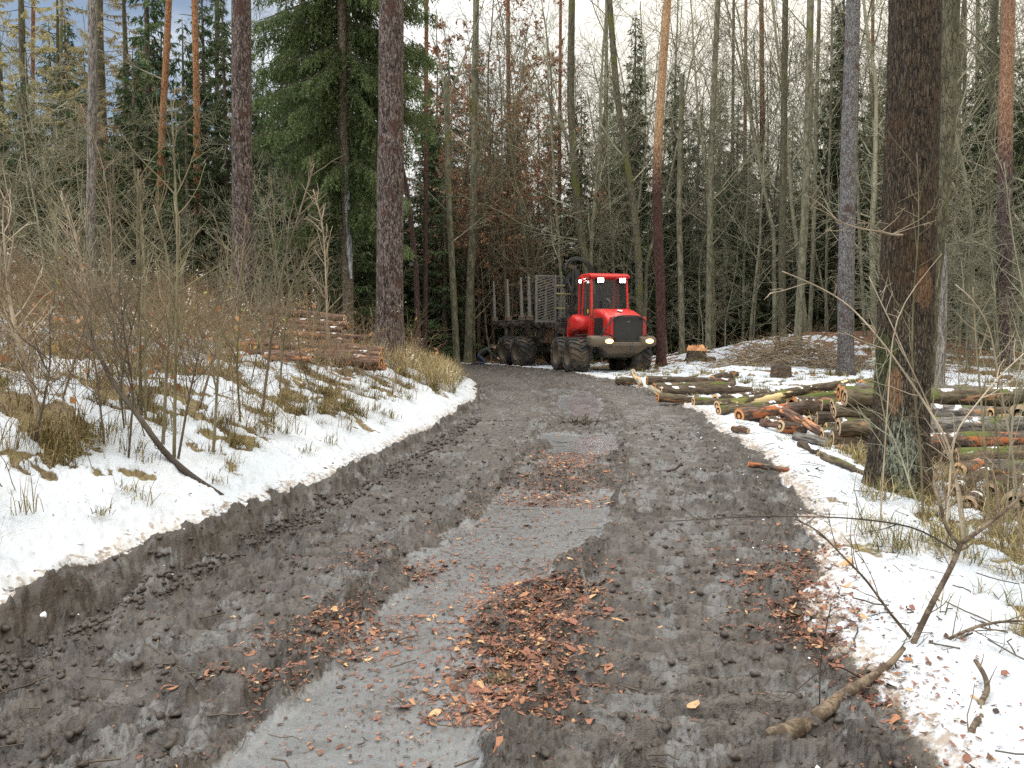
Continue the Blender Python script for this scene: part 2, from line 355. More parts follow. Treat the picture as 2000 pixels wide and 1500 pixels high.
def build_ground():
    fine = np.linspace(R(-38), R(38), 960)
    th = np.concatenate([np.linspace(R(-180), R(-62), 30), np.linspace(R(-60), R(-38.4), 70), fine, np.linspace(R(38.4), R(60), 70), np.linspace(R(62), R(180), 30)])
    r = np.concatenate([[.02, .5, 1.2], np.exp(np.linspace(math.log(2.0), math.log(60), 820)), np.exp(np.linspace(math.log(62), math.log(600), 40))])
    T, RR = np.meshgrid(th, r)
    x = (np.sin(T) * RR).ravel(); y = (np.cos(T) * RR).ravel()
    z, k = land(x, y, True)
    z = np.where(RR.ravel() > 90, np.minimum(z, 5), z)
    nc = len(th); nr = len(r)
    i = np.arange(nr - 1)[:, None] * nc; j = np.arange(nc - 1)[None, :]
    q = np.stack([i + j, i + nc + j, i + nc + j + 1, i + j + 1], -1).reshape(-1, 4)
    v = np.stack([x, y, z], -1)
    litter = np.clip(ss(10, 16, x) * ss(20, 28, y) + .85 * ss(30, 40, y) + .5 * ss(3.5, 5, k['sR']) + .35 * (k['sL'] > 3), 0, 1)
    dirt = np.clip((1 - ss(.0, .45, np.where(k['sR'] > -.6, k['sR'], 9))) + .8 * (1 - ss(.12, .34, np.where(k['sL'] > -.3, k['sL'], 9))), 0, 1)
    road_face = k['drive'][q].mean(1) > .5
    for name, sel in (('muddy_road', road_face), ('ground', ~road_face)):
        qq = q[sel]; used = np.unique(qq); remap = np.zeros(len(v), np.int64); remap[used] = np.arange(len(used))
        mb = MB(); mb.add(v[used], remap[qq]); me = mb.mesh(name, GROUND)
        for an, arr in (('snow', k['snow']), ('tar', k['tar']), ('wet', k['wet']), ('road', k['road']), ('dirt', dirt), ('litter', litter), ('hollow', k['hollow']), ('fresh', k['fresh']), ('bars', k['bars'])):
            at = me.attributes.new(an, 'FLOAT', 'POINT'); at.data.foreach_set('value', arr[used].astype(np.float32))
        tag(link(name, me), kind='structure')
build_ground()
# ------------------------------------------------------------------ bark, needles, twigs
def bark(name, dark, light, scale=18.0, stretch=.28, mid=None, bump=.8, grad=None, moss=0.0, lichen=0.0, rough=.85, cracks=.6):
    """grad=(z_low, z_high, dark_high, light_high): bark that changes with height above the tree's foot"""
    m, t, b = mat(name, rough=rough, spec=.25)
    oc = t.n('ShaderNodeTexCoord').outputs['Object']
    v = t.mapping(oc, (1, 1, stretch))
    n1 = t.noise(v, scale, 6, .65, .6); vo = t.voro(v, scale * 1.3, 'DISTANCE_TO_EDGE'); n2 = t.noise(oc, 1.3, 4); n3 = t.noise(v, scale * 4, 3, .6)
    f = t.math('ADD', t.math('MULTIPLY', n1, .75), t.math('MULTIPLY', n3, .25))
    col = t.mix(t.ramp(f, .43, .58), dark, light)
    if grad:
        sp = t.n('ShaderNodeSeparateXYZ'); t.link(oc, sp.inputs[0])
        g = t.ramp(t.math('ADD', sp.outputs[2], t.math('MULTIPLY', t.math('SUBTRACT', n1, .5), 3.2)), grad[0], grad[1])
        col = t.mix(g, col, t.mix(t.ramp(f, .42, .58), grad[2], grad[3]))
    crack = t.ramp(vo, .0, .09)
    col = t.mix(crack, t.mix(cracks, col, (.012, .009, .008)), col)
    col = t.mix(t.math('MULTIPLY', t.ramp(n2, .35, .75), .45), col, t.mix(.5, col, dark))
    if mid: col = t.mix(t.ramp(t.noise(oc, 3.2, 5, .6), .52, .66), col, mid)
    if moss: col = t.mix(t.math('MULTIPLY', t.ramp(t.noise(t.mapping(oc, (1, 1, .4)), 1.8, 5, .6), .62 - .22 * moss, .74 - .2 * moss), .85), col, t.mix(n3, (.055, .065, .012), (.15, .155, .03)))
    if lichen: col = t.mix(t.math('MULTIPLY', t.ramp(t.noise(v, 30, 4, .6), .66 - .14 * lichen, .74 - .14 * lichen), .8), col, (.36, .37, .33))
    t.link(col, b.inputs['Base Color'])
    h = t.math('ADD', t.math('MULTIPLY', crack, .7 if cracks else 0.0), f)
    t.link(t.bump(h, bump, .03), b.inputs['Normal'])
    return m
def foliage(name, a, b_, c=None, trans=.25):
    """small leaves: colour varies with the point attribute «tint» (which leaf it is)"""
    m, t, b = mat(name, rough=.65, spec=.25)
    at = t.attr('tint'); rnd = t.n('ShaderNodeObjectInfo').outputs['Random']
    col = t.mix(t.ramp(at, .1, .9), a, b_)
    if c: col = t.mix(t.ramp(at, .86, .97), col, c)
    hs = t.n('ShaderNodeHueSaturation'); t.link(col, hs.inputs['Color'])
    t.val(hs.inputs['Value'], t.math('MULTIPLY_ADD', rnd, .5, .75)); t.val(hs.inputs['Hue'], t.math('MULTIPLY_ADD', rnd, .03, .485))
    t.link(hs.outputs[0], b.inputs['Base Color'])
    tr = t.n('ShaderNodeBsdfTranslucent'); t.link(hs.outputs[0], tr.inputs[0])
    mxs = t.n('ShaderNodeMixShader'); mxs.inputs[0].default_value = trans
    t.link(b.outputs[0], mxs.inputs[1]); t.link(tr.outputs[0], mxs.inputs[2])
    o = [n for n in m.node_tree.nodes if n.type == 'OUTPUT_MATERIAL'][0]; t.link(mxs.outputs[0], o.inputs[0])
    return m
def twig_mat(name, a, b_, rough=.75):
    m, t, b = mat(name, rough=rough, spec=.3)
    oc = t.n('ShaderNodeTexCoord').outputs['Object']; rnd = t.n('ShaderNodeObjectInfo').outputs['Random']
    n = t.math('ADD', t.noise(oc, 2.2, 4, .6), t.math('MULTIPLY', t.math('SUBTRACT', rnd, .5), .25))
    t.link(t.mix(t.ramp(n, .35, .65), a, b_), b.inputs['Base Color'])
    return m
BK = dict(
    larch=bark('scaly_larch_bark', (.028, .019, .017), (.25, .20, .18), 24, .30, mid=(.085, .045, .036), bump=1.0),
    oak=bark('dark_furrowed_bark', (.022, .014, .008), (.090, .056, .030), 24, .26, mid=(.095, .050, .020), bump=1.0, lichen=.15),
    spruce=bark('grey_spruce_bark', (.060, .052, .050), (.215, .20, .195), 26, .5, mid=(.09, .06, .05), grad=(0.2, 4.5, (.085, .08, .085), (.285, .28, .278))),
    dead=bark('weathered_grey_bark', (.10, .09, .085), (.33, .31, .29), 20, .16, bump=.5),
    spruce_pale=bark('pale_spruce_bark', (.08, .065, .045), (.26, .22, .17), 22, .4),
    pine_low=bark('pine_bark_turning_orange_low', (.030, .018, .017), (.12, .075, .065), 26, .30, grad=(3.0, 6.0, (.20, .085, .035), (.50, .27, .14))),
    pine_mid=bark('pine_bark_turning_orange', (.040, .018, .016), (.135, .068, .056), 26, .35, grad=(6.6, 9.2, (.33, .18, .09), (.62, .42, .25))),
    pine_far=bark('dark_pine_bark', (.035, .02, .019), (.12, .075, .065), 26, .3, grad=(7, 14, (.14, .06, .03), (.34, .18, .10))),
    pine_right=bark('rough_pine_bark', (.035, .022, .024), (.15, .10, .10), 26, .3, grad=(6.0, 9.0, (.22, .11, .065), (.45, .28, .18))),
    beech=bark('grey_green_beech_bark', (.075, .072, .048), (.19, .18, .125), 9, .35, bump=.25, moss=.25, lichen=.3, cracks=0),
    mossy=bark('mossy_bark', (.055, .050, .034), (.16, .145, .10), 14, .35, bump=.5, moss=.5, lichen=.35),
    greenish=bark('greenish_bark', (.06, .058, .036), (.14, .13, .085), 16, .3, bump=.6, moss=.2),
)
TW = dict(
    grey=twig_mat('grey_twigs', (.12, .118, .080), (.29, .28, .195)),
    brown=twig_mat('brown_twigs', (.10, .078, .052), (.22, .17, .115)),
    olive=twig_mat('olive_stems', (.10, .085, .045), (.22, .19, .115)),
    dark=twig_mat('dark_twigs', (.040, .030, .022), (.10, .08, .06)),
    pale=twig_mat('pale_stems', (.24, .19, .13), (.46, .39, .29)),
)
FO = dict(
    spruce=foliage('spruce_needles', (.030, .052, .024), (.105, .145, .060), (.165, .21, .085)),
    spruce_near=foliage('fresh_spruce_needles', (.046, .066, .027), (.165, .21, .085), (.27, .32, .13), .4),
    larch=foliage('golden_larch_needles', (.26, .22, .11), (.50, .43, .25), None, .5),
    pine=foliage('pine_needles', (.045, .065, .030), (.13, .16, .07), None, .3),
    beechleaf=foliage('withered_beech_leaves', (.26, .145, .08), (.54, .34, .20), None, .5),
)
def unit(v): return v / (np.linalg.norm(v, axis=-1, keepdims=True) + 1e-9)
def cards(mb, base, d, length, width, g, tint=None):
    """narrow leaf shapes: base points, directions, lengths, widths"""
    n = len(base); d = unit(d); side = unit(np.cross(d, unit(g.normal(size=(n, 3))))) * (width[:, None] / 2)
    m = base + d * length[:, None] * .45; tip = base + d * length[:, None]
    v = np.stack([base, m + side, tip, m - side], 1).reshape(-1, 3)
    q = np.arange(n * 4).reshape(-1, 4)
    tt = g.random(n) if tint is None else tint
    mb.add(v, q, None, np.repeat(tt, 4))
def polyline_branch(p0, az, L, droop, lift, n=6):
    t = np.linspace(0, 1, n)
    r = L * t; z = -droop * L * np.sin(t * math.pi * .62) + lift * L * t * t
    return p0 + np.stack([np.cos(az) * r, np.sin(az) * r, z], -1)
def conifer(seed, h, rad, z0, kind='spruce', step=.42, per=6, dens=15, size=(.34, .10), hang=.5, gap=0.0, tr=None, power=.8, bare=0.0):
    g = np.random.default_rng(seed); wood = MB(); fo = MB(); trunk = MB()
    tz = np.linspace(0, h, 14); wob = np.cumsum(g.normal(size=(14, 2)) * .02, 0)
    tp = np.concatenate([wob, tz[:, None]], 1); r0 = tr or (.011 * h + .03)
    trunk.tube(tp, r0 * (1 - tz / h) ** .8 + .012, 8)
    z = z0
    while z < h - .2:
        f = (h - z) / max(h - z0, .1); k = max(3, int(per * (.6 + .5 * f)))
        for j in range(k):
            if g.random() < gap: continue
            L = rad * f ** power * g.uniform(.55, 1.12) + .12
            az = g.uniform(0, 2 * math.pi); zz = z + g.uniform(-.5, .5) * step
            c = np.array([np.interp(zz, tz, wob[:, 0]), np.interp(zz, tz, wob[:, 1]), zz])
            bp = polyline_branch(c, az, L, .30 * g.uniform(.5, 1.4) * (1 if kind == 'spruce' else .5), .12 if kind == 'spruce' else .22)
            wood.tube(bp, np.linspace(.012 + .006 * L, .004, 6), 3)
            if zz < bare: continue
            n = max(4, int(L * dens)); t = g.uniform(.12 if kind == 'spruce' else .3, 1.0, n) ** .8
            bs = np.stack([np.interp(t, np.linspace(0, 1, 6), bp[:, a]) for a in range(3)], -1)
            out = np.array([math.cos(az), math.sin(az), 0]); lat = np.array([-math.sin(az), math.cos(az), 0])
            sg = g.choice([-1., 1.], n)
            d = out * g.uniform(.2, .8, (n, 1)) + lat * (sg * g.uniform(.2, 1.0, n))[:, None] + np.array([0, 0, -1.]) * g.uniform(.1, 1.0, (n, 1)) * hang * 2
            ln = size[0] * g.uniform(.6, 1.4, n) * (1.25 - .5 * t); wd = size[1] * g.uniform(.7, 1.3, n)
            tn = g.random() * .5
            cards(fo, bs, d, ln, wd, g, np.clip(tn + g.random(n) * .5, 0, 1))
            # side sprays carried by the first ones
            b2 = bs + unit(d) * (ln * .55)[:, None]; d2 = d + g.normal(size=(n, 3)) * .5 + np.array([0, 0, -hang])
            cards(fo, b2, d2, ln * .85, wd * .8, g, np.clip(tn + g.random(n) * .5, 0, 1))
        z += step * g.uniform(.8, 1.2)
    return trunk, wood, fo
def grow(mb, g, p, d, L, r, lev, maxlev, cfg, leaves=None):
    n = max(3, int(L / cfg['seg'][min(lev, len(cfg['seg']) - 1)]))
    pts = [np.array(p, float)]; d = np.array(d, float); st = L / n
    jit = cfg['jit'][min(lev, len(cfg['jit']) - 1)]; up = cfg['up'][min(lev, len(cfg['up']) - 1)]
    ds = []
    for i in range(n):
        d = d + g.normal(size=3) * jit; d[2] += up; d /= np.linalg.norm(d)
        ds.append(d.copy()); pts.append(pts[-1] + d * st)
    pts = np.array(pts); rend = max(cfg['rmin'], r * (.30 if lev else .22))
    rad = np.linspace(r, rend, n + 1)
    mb.tube(pts, rad, cfg['sides'][min(lev, len(cfg['sides']) - 1)])
    if leaves is not None and lev >= maxlev - 1:
        k = int(cfg.get('leafn', 5) * g.uniform(.3, 1.5)); t = g.uniform(.2, 1, k) * n
        i0 = np.clip(t.astype(int), 0, n - 1); bs = pts[i0] + (pts[i0 + 1] - pts[i0]) * (t - i0)[:, None]
        if k: cards(leaves, bs, g.normal(size=(k, 3)) + np.array([0, 0, -.6]), g.uniform(.6, 1.3, k) * cfg.get('leafl', .09), g.uniform(.6, 1.2, k) * cfg.get('leafw', .05), g)
    if lev >= maxlev: return
    cnt = cfg['n'][lev]; cnt = int(cnt * g.uniform(.8, 1.2)) + 1
    lo = cfg['start'][lev]
    for c in range(cnt):
        t = lo + (1 - lo) * (c + g.random()) / cnt; t = min(t, .985)
        i = min(int(t * n), n - 1); q = pts[i] + (pts[i + 1] - pts[i]) * (t * n - i)
        a = R(cfg['ang'][lev]) * g.uniform(.7, 1.3)
        ref = unit(np.cross(ds[i], g.normal(size=3)))
        nd = ds[i] * math.cos(a) + ref * math.sin(a)
        rr = np.interp(t, [0, 1], [r, rend]) * g.uniform(.35, .62)
        LL = L * cfg['len'][lev] * g.uniform(.55, 1.15) * (1.15 - .6 * t)
        grow(mb, g, q, nd, LL, max(rr, cfg['rmin']), lev + 1, maxlev, cfg, leaves)
CFG_TALL = dict(seg=(1.1, .5, .3, .22), jit=(.035, .09, .10, .09), up=(.01, .05, .04, .02), sides=(8, 4, 3, 3), rmin=.0085, n=(22, 6, 2), start=(.25, .2, .15), ang=(50, 42, 36), len=(.22, .55, .75))
CFG_FORK = dict(seg=(1.0, .6, .35, .22), jit=(.05, .10, .10, .09), up=(.01, .06, .04, .02), sides=(8, 5, 3, 3), rmin=.0085, n=(16, 9, 2), start=(.14, .2, .15), ang=(50, 40, 36), len=(.36, .45, .7))
CFG_LOW = dict(seg=(.7, .35, .25, .2), jit=(.08, .12, .11, .10), up=(.01, .03, .02, .0), sides=(6, 3, 3, 3), rmin=.007, n=(20, 7, 2), start=(.1, .15, .15), ang=(62, 46, 38), len=(.40, .5, .7))
CFG_LEAF = dict(CFG_LOW, leafn=9, leafl=.12, leafw=.08)
PROTO = {}
def proto_conifer(name, n, matn, **kw):
    L = []
    for i in range(n):
        k = dict(kw); k['h'] = kw['h'] * (1, .82, 1.12, .92, 1.05)[i % 5]; bk = k.pop('bark'); fo = k.pop('fo')
        tr, wd, fl = conifer(100 + 7 * i + hash_name(name), **k)
        for v_, q_ in zip(wd.v, wd.q): tr.add(v_, q_ - q_.min())
        L.append((tr.mesh('trunk', BK[bk]), fl.mesh('needles', FO[fo], True, 'tint')))
    PROTO[name] = L
def hash_name(s): return sum(ord(c) * (i + 3) for i, c in enumerate(s)) % 1000
def place_conifer(name, i, loc, label, group, sc=1.0, rz=0.0, obj='spruce_tree', cat='spruce', crown='crown'):
    tr, fl = PROTO[name][i % len(PROTO[name])]
    e = empty(obj, loc, rz); e.scale = (sc, sc, sc); tag(e, label, cat, group)
    link('trunk', tr, e); link(crown, fl, e)
    return e
def proto_bare(name, n, cfg, h, r, twm, maxlev=3, leaf=None):
    L = []
    for i in range(n):
        g = np.random.default_rng(hash_name(name) * 10 + i); hh = h * (1, .8, 1.15, .9, 1.05, .7)[i % 6]
        mb = MB(); lv = MB() if leaf else None
        grow(mb, g, (0, 0, -.2), (g.normal() * .03, g.normal() * .03, 1), hh, r * (1, .8, 1.2, .7, 1.0, .75)[i % 6], 0, maxlev, cfg, lv)
        L.append((mb.mesh('wood', TW[twm]), lv.mesh('leaves', FO[leaf], True, 'tint') if leaf else None))
    PROTO[name] = L
def place_bare(name, i, loc, label, group, sc=1.0, rz=0.0, obj='bare_tree', cat='tree'):
    wd, lv = PROTO[name][i % len(PROTO[name])]
    if lv is None:
        e = link(obj, wd, None, loc); e.rotation_euler = (0, 0, rz)
    else:
        e = empty(obj, loc, rz); link('trunk', wd, e); link('crown', lv, e)
    e.scale = (sc, sc, sc); tag(e, label, cat, group)
    return e

# ------------------------------------------------------------------ the trunks one can tell apart
def ext_up(pts, d, top=21.0):
    """carry a trunk on above the frame"""
    a, b = pts[-2], pts[-1]
    if b.z >= top: return pts
    k = (top - b.z) / max(b.z - a.z, .1); k = min(k, 6)
    return pts + [b + (b - a) * k * .5, b + (b - a) * k]
def ref_poly(pts, n):
    p = np.array([tuple(v) for v in pts]); s = np.concatenate([[0], np.cumsum(np.linalg.norm(np.diff(p, axis=0), axis=1))])
    t = np.linspace(0, s[-1], n)
    # smooth through the points
    pp = np.stack([np.interp(t, s, p[:, k]) for k in range(3)], -1)
    for _ in range(3): pp[1:-1] = .25 * pp[:-2] + .5 * pp[1:-1] + .25 * pp[2:]
    return pp
def hero_trunk(pix, d, wpx, mt, label, obj='pine_tree', cat='tree', sides=16, rings=60, flare=.35, rough=.02, stubs=0, top=21., group=None, seed=1, limbs=(), taper=.018, twm='grey'):
    """pix: pixel points from the foot upwards, all d metres ahead"""
    g = np.random.default_rng(seed)
    foot = P(pix[0][0], pix[0][1], d); z0 = gz(foot.x, d)
    e = empty(obj, (foot.x, d, z0)); tag(e, label, cat, group)
    pts = [Vector((foot.x, d, z0 - .25))] + [P(a, b, d) for a, b in pix[1:]]
    pts = ext_up(pts, d, top)
    pp = ref_poly(pts, rings) - np.array([foot.x, d, z0])
    r = wpx / 2 * d / F
    hz = pp[:, 2]
    rad = r * (1 + flare * np.exp(-np.clip(hz, 0, None) / (r * 1.6))) * np.clip(1.04 - taper * np.clip(hz - 2, 0, None), .25, 2)
    an = np.arange(sides) / sides
    A, Z = np.meshgrid(an * 2 * math.pi, hz)
    cx = np.cos(A) * 2.2; 
    lowf = fbm(A * 1.2 + seed, Z * .5, 3, seed + 3)
    k = max(3, int(r * 2 * math.pi / .06))
    fur = 1 - np.abs(2 * fbm(A / (2 * math.pi) * k, Z * 3.2, 3, seed + 9, .6) - 1)
    disp = 1 + .10 * (lowf - .5) + rough / max(r, .05) * (fur - .6)
    root = .30 * flare * np.exp(-np.clip(Z, 0, None) / (r * 1.1)) * np.cos(A * 5 + seed)
    mb = MB(); mb.tube(pp, rad, sides, False, 0, math.pi, disp + root * .6)
    link('trunk', mb.mesh('trunk', BK[mt]), e)
    for _ in range(stubs):
        i = g.integers(int(rings * .12), int(rings * .75)); a = g.uniform(0, 2 * math.pi); L = g.uniform(.15, .7)
        b = MB(); dirv = np.array([math.cos(a), math.sin(a), g.uniform(-.25, .25)])
        q = pp[i] + dirv * rad[i] * .9
        b.tube([q, q + dirv * L * .5 + g.normal(size=3) * .03, q + dirv * L + g.normal(size=3) * .06], [.018, .013, .006], 4)
        link('branch_stub', b.mesh('branch_stub', TW['dark']), e)
    for (frac, az, L, r0, upa) in limbs:
        i = min(int(frac * (rings - 1)), rings - 2); b = MB()
        cfg = dict(CFG_FORK, n=(7, 5, 3), start=(.25, .2, .2), rmin=.008, up=(.03, .04, .02, .0), sides=(6, 4, 3, 3), len=(.45, .5, .5))
        grow(b, g, pp[i], (math.cos(az), math.sin(az), upa), L, r0, 0, 2, cfg)
        link('limb', b.mesh('limb', TW[twm]), e)
    return e
def hero_trees():
    H = hero_trunk
    H([(176, 560), (178, 380), (181, 180), (180, 0)], 24, 17, 'dead', 'weathered grey dead spruce trunk standing among the saplings on the left bank', 'dead_spruce', 'tree', stubs=9, seed=11, rough=.008)
    H([(313, 540), (311, 420), (318, 230), (327, 70), (330, 0)], 30, 13, 'pine_low', 'orange pine trunk that curves slightly, left of the straight orange pine', 'pine_tree', 'pine', stubs=5, seed=12, limbs=((.34, 2.6, 2.6, .03, .25), (.42, .4, 2.2, .03, .3), (.5, 3.4, 2.8, .035, .3)), rough=.01)
    H([(385, 540), (385, 400), (384, 200), (380, 0)], 30, 13, 'pine_low', 'straight orange pine trunk between the curved pine and the thick dark trunk', 'pine_tree', 'pine', stubs=5, seed=13, limbs=((.40, 2.9, 2.0, .025, .25),), rough=.01)
    H([(474, 620), (473, 300), (471, 0)], 20, 37, 'larch', 'thick dark purple-brown larch trunk rising out of the left thicket', 'larch_tree', 'larch', sides=64, rings=300, seed=14, rough=.022)
    H([(760, 690), (761, 560), (763, 300), (764, 0)], 18.5, 49, 'larch', 'thickest dark scaly larch trunk, its flared foot beside the left log pile', 'larch_tree', 'larch', sides=80, rings=340, seed=15, rough=.024, flare=.45)
    H([(819, 640), (812, 520), (799, 400), (788, 340), (770, 260)], 30, 10, 'pine_far', 'thin leaning reddish trunk just behind the thickest dark larch', 'pine_tree', 'pine', seed=16, top=9, rough=.008)
    H([(829, 640), (832, 300), (833, 0)], 34, 9, 'pine_far', 'slim straight reddish pine between the thickest larch and the road bend', 'pine_tree', 'pine', seed=17, stubs=4, rough=.008)
    H([(893, 700), (885, 560), (876, 380), (873, 230), (872, 150)], 37, 12, 'beech', 'slim grey-green beech forking high up at the left of the road bend', 'beech_tree', 'beech', seed=18, top=11.2, rough=.006, limbs=((.93, 1.9, 5.5, .07, 2.0), (.93, .3, 5.0, .06, 2.4), (.55, 2.6, 2.6, .03, .8), (.45, .4, 2.4, .03, .8)))
    H([(914, 700), (918, 560), (924, 460), (926, 300), (930, 0)], 38.5, 15, 'beech', 'smooth grey-green beech behind the kneeling person, thicker of the two there', 'beech_tree', 'beech', seed=19, rough=.006, limbs=((.4, .5, 3., .035, .8), (.5, 2.6, 3.4, .035, .8)))
    H([(995, 690), (994, 300), (992, 0)], 44, 10, 'pine_far', 'dark reddish pine standing behind the upright stakes of the forwarder', 'pine_tree', 'pine', seed=20, rough=.008, stubs=3)
    H([(1150, 690), (1146, 520), (1131, 440), (1122, 330), (1114, 200), (1117, 0)], 37, 16, 'mossy', 'forked mossy beech with a pale foot rising behind the red cab', 'beech_tree', 'beech', seed=21, rough=.008, limbs=((.50, 2.6, 6.0, .09, 1.6), (.36, 2.9, 3.4, .05, .5), (.42, .3, 3.0, .04, .7), (.3, 2.7, 3, .03, .25)), twm='grey')
    H([(1252, 690), (1248, 520), (1240, 420), (1222, 300), (1204, 180), (1195, 60), (1190, 0)], 36, 14, 'mossy', 'leaning mossy tree just right of the red cab', 'mossy_tree', 'tree', seed=22, rough=.008, limbs=((.4, .5, 3.2, .04, .9), (.45, 2.4, 3.2, .04, 1.0), (.33, .4, 2.6, .03, .8)))
    H([(1292, 705), (1290, 560), (1283, 400), (1284, 300), (1294, 130), (1304, 0)], 31, 18, 'pine_mid', 'tall pine with dark red lower bark and pale orange upper bark beside the cab', 'pine_tree', 'pine', sides=28, rings=120, seed=23, rough=.012, stubs=3)
    H([(1333, 690), (1330, 560), (1326, 420), (1330, 250)], 36, 11, 'beech', 'pale green-grey young trunk behind the orange-topped stump', 'beech_tree', 'beech', seed=24, rough=.005, limbs=((.5, .35, 5.0, .05, 1.1), (.62, 2.4, 3.0, .035, 1.0)), top=13, twm='dark')
    H([(1383, 690), (1386, 500), (1389, 300), (1402, 0)], 36, 12, 'beech', 'slim olive-grey beech standing alone right of the orange-topped stump', 'beech_tree', 'beech', seed=25, rough=.005, limbs=((.35, .2, 3, .03, .9), (.45, 2.8, 3, .03, .9), (.55, .8, 3, .03, 1.0)))
    H([(1491, 690), (1490, 400), (1487, 0)], 42, 11, 'pine_far', 'dark red pine half hidden among the bare trees behind the brush pile', 'pine_tree', 'pine', seed=26, rough=.008)
    H([(1529, 690), (1527, 500), (1531, 250), (1534, 0)], 34, 13, 'greenish', 'slender trunk dark brown below and olive above, behind the brush pile', 'slender_tree', 'tree', seed=27, rough=.008, stubs=4, limbs=((.55, .3, 2.4, .03, .9),))
    H([(1556, 692), (1564, 560), (1573, 400), (1579, 200), (1583, 0)], 30, 15, 'beech', 'leaning pale-barked beech with a bent foot beside the brush pile', 'beech_tree', 'beech', seed=28, rough=.006, stubs=2, limbs=((.5, .3, 3.0, .03, 1.3), (.6, 2.6, 3.0, .03, 1.3)))
    H([(1580, 690), (1588, 500), (1594, 250), (1600, 0)], 36, 8, 'beech', 'thin grey beech close behind the leaning pale-barked beech', 'beech_tree', 'beech', seed=29, rough=.004, limbs=((.5, .9, 2.6, .025, 1.2),))
    H([(1612, 690), (1615, 450), (1622, 250), (1626, 0)], 37, 5, 'beech', 'thinnest whitish pole between the leaning beech and the grey spruce', 'beech_tree', 'beech', seed=30, rough=.002)
    H([(1652, 735), (1652, 560), (1657, 300), (1667, 0)], 24, 29, 'spruce', 'straight grey spruce trunk with dark knots, left of the big mossy-footed tree', 'spruce_tree', 'spruce', sides=40, rings=200, seed=31, rough=.012, stubs=8, flare=.3)
    H([(1690, 660), (1676, 400), (1672, 250), (1678, 0)], 33, 6, 'beech', 'thin wavy pale stem right behind the grey spruce trunk', 'beech_tree', 'beech', seed=32, rough=.002)
    H([(1800, 720), (1812, 600), (1838, 350), (1846, 250), (1856, 0)], 12.5, 36, 'greenish', 'leaning olive-brown trunk half hidden behind the biggest near trunk', 'leaning_tree', 'tree', sides=48, rings=220, seed=33, rough=.014)
    H([(1962, 660), (1962, 450), (1964, 200), (1970, 0)], 27, 26, 'pine_right', 'rough pine with purple lower bark and orange upper bark at the forest edge', 'pine_tree', 'pine', sides=32, rings=140, seed=34, rough=.014, stubs=9)
    H([(1926, 660), (1932, 400), (1944, 0)], 32, 12, 'greenish', 'dark knobbly trunk next to the rough orange-topped pine', 'knobbly_tree', 'tree', seed=35, rough=.02, stubs=8)
    H([(1838, 690), (1840, 560), (1838, 480)], 20, 18, 'dead', 'broken dead trunk with peeling bark behind the leaning olive trunk', 'dead_tree', 'tree', seed=36, rough=.014, top=5)
    for k, (x, d, wd) in enumerate(((1090, 46, 8), (1180, 48, 9), (1428, 47, 7), (1452, 50, 8), (745, 44, 8), (588, 46, 9), (60, 42, 9), (115, 44, 8), (420, 45, 9), (1700, 45, 8), (1880, 40, 8), (1905, 44, 9))):
        H([(x, 690), (x + 2, 400), (x + 5, 0)], d, wd, ('pine_far', 'beech', 'greenish')[k % 3], 'slim straight trunk deep in the forest shade', 'forest_trunk', 'tree', seed=40 + k, rough=.006, sides=10, rings=30, group='slim trunks deep in the forest')
    # the biggest near trunk, dark, wet, with lichen at its foot
    g = np.random.default_rng(5); d = 7.9
    e = hero_trunk([(1752, 985), (1757, 860), (1768, 640), (1776, 420), (1784, 200), (1787, 0)], d, 93, 'oak', 'biggest near trunk, dark wet bark, pale green lichen near its foot', 'oak_tree', 'tree', sides=150, rings=420, flare=.34, rough=.026, seed=37, top=9, taper=.03)
    m, t, b = mat('dark_wet_bark_with_lichen', rough=.8, spec=.3)
    oc = t.n('ShaderNodeTexCoord').outputs['Object']; v = t.mapping(oc, (1, 1, .20))
    n1 = t.noise(v, 46, 6, .65, .8); n2 = t.noise(oc, 2.2, 5, .6); n3 = t.noise(v, 110, 3, .6); vo = t.voro(t.mapping(oc, (1, 1, .16)), 48, 'DISTANCE_TO_EDGE')
    f = t.math('ADD', t.math('MULTIPLY', n1, .7), t.math('MULTIPLY', n3, .3))
    col = t.mix(t.ramp(f, .41, .60), (.010, .008, .006), (.105, .073, .044))
    col = t.mix(t.math('MULTIPLY', t.ramp(n2, .50, .64), .75), col, t.mix(f, (.032, .017, .009), (.105, .058, .026)))
    sp = t.n('ShaderNodeSeparateXYZ'); t.link(oc, sp.inputs[0]); X, Y, Z = sp.outputs
    def blob(cx, cz, rx, rz):
        a = t.math('DIVIDE', t.math('SUBTRACT', X, cx), rx); c = t.math('DIVIDE', t.math('SUBTRACT', Z, cz), rz)
        dd = t.math('SQRT', t.math('ADD', t.math('MULTIPLY', a, a), t.math('MULTIPLY', c, c)))
        return t.math('SUBTRACT', 1.0, t.math('ADD', dd, t.math('MULTIPLY', t.math('SUBTRACT', t.noise(oc, 7, 5, .65), .5), 1.6)))
    li = t.math('MULTIPLY', t.ramp(blob(-.09, .40, .20, .46), .0, .5), t.ramp(f, .42, .56))
    col = t.mix(t.math('MULTIPLY', li, .8), col, t.mix(n3, (.20, .25, .17), (.40, .44, .33)))
    grey = t.math('MULTIPLY', t.ramp(blob(.0, .95, .34, .95), -.3, .5), t.ramp(n3, .54, .64))
    col = t.mix(t.math('MULTIPLY', grey, .7), col, (.20, .22, .19))
    spk = t.math('MULTIPLY', t.ramp(t.noise(oc, 40, 3, .6), .70, .74), t.ramp(n2, .35, .5))
    col = t.mix(spk, col, (.36, .38, .33))
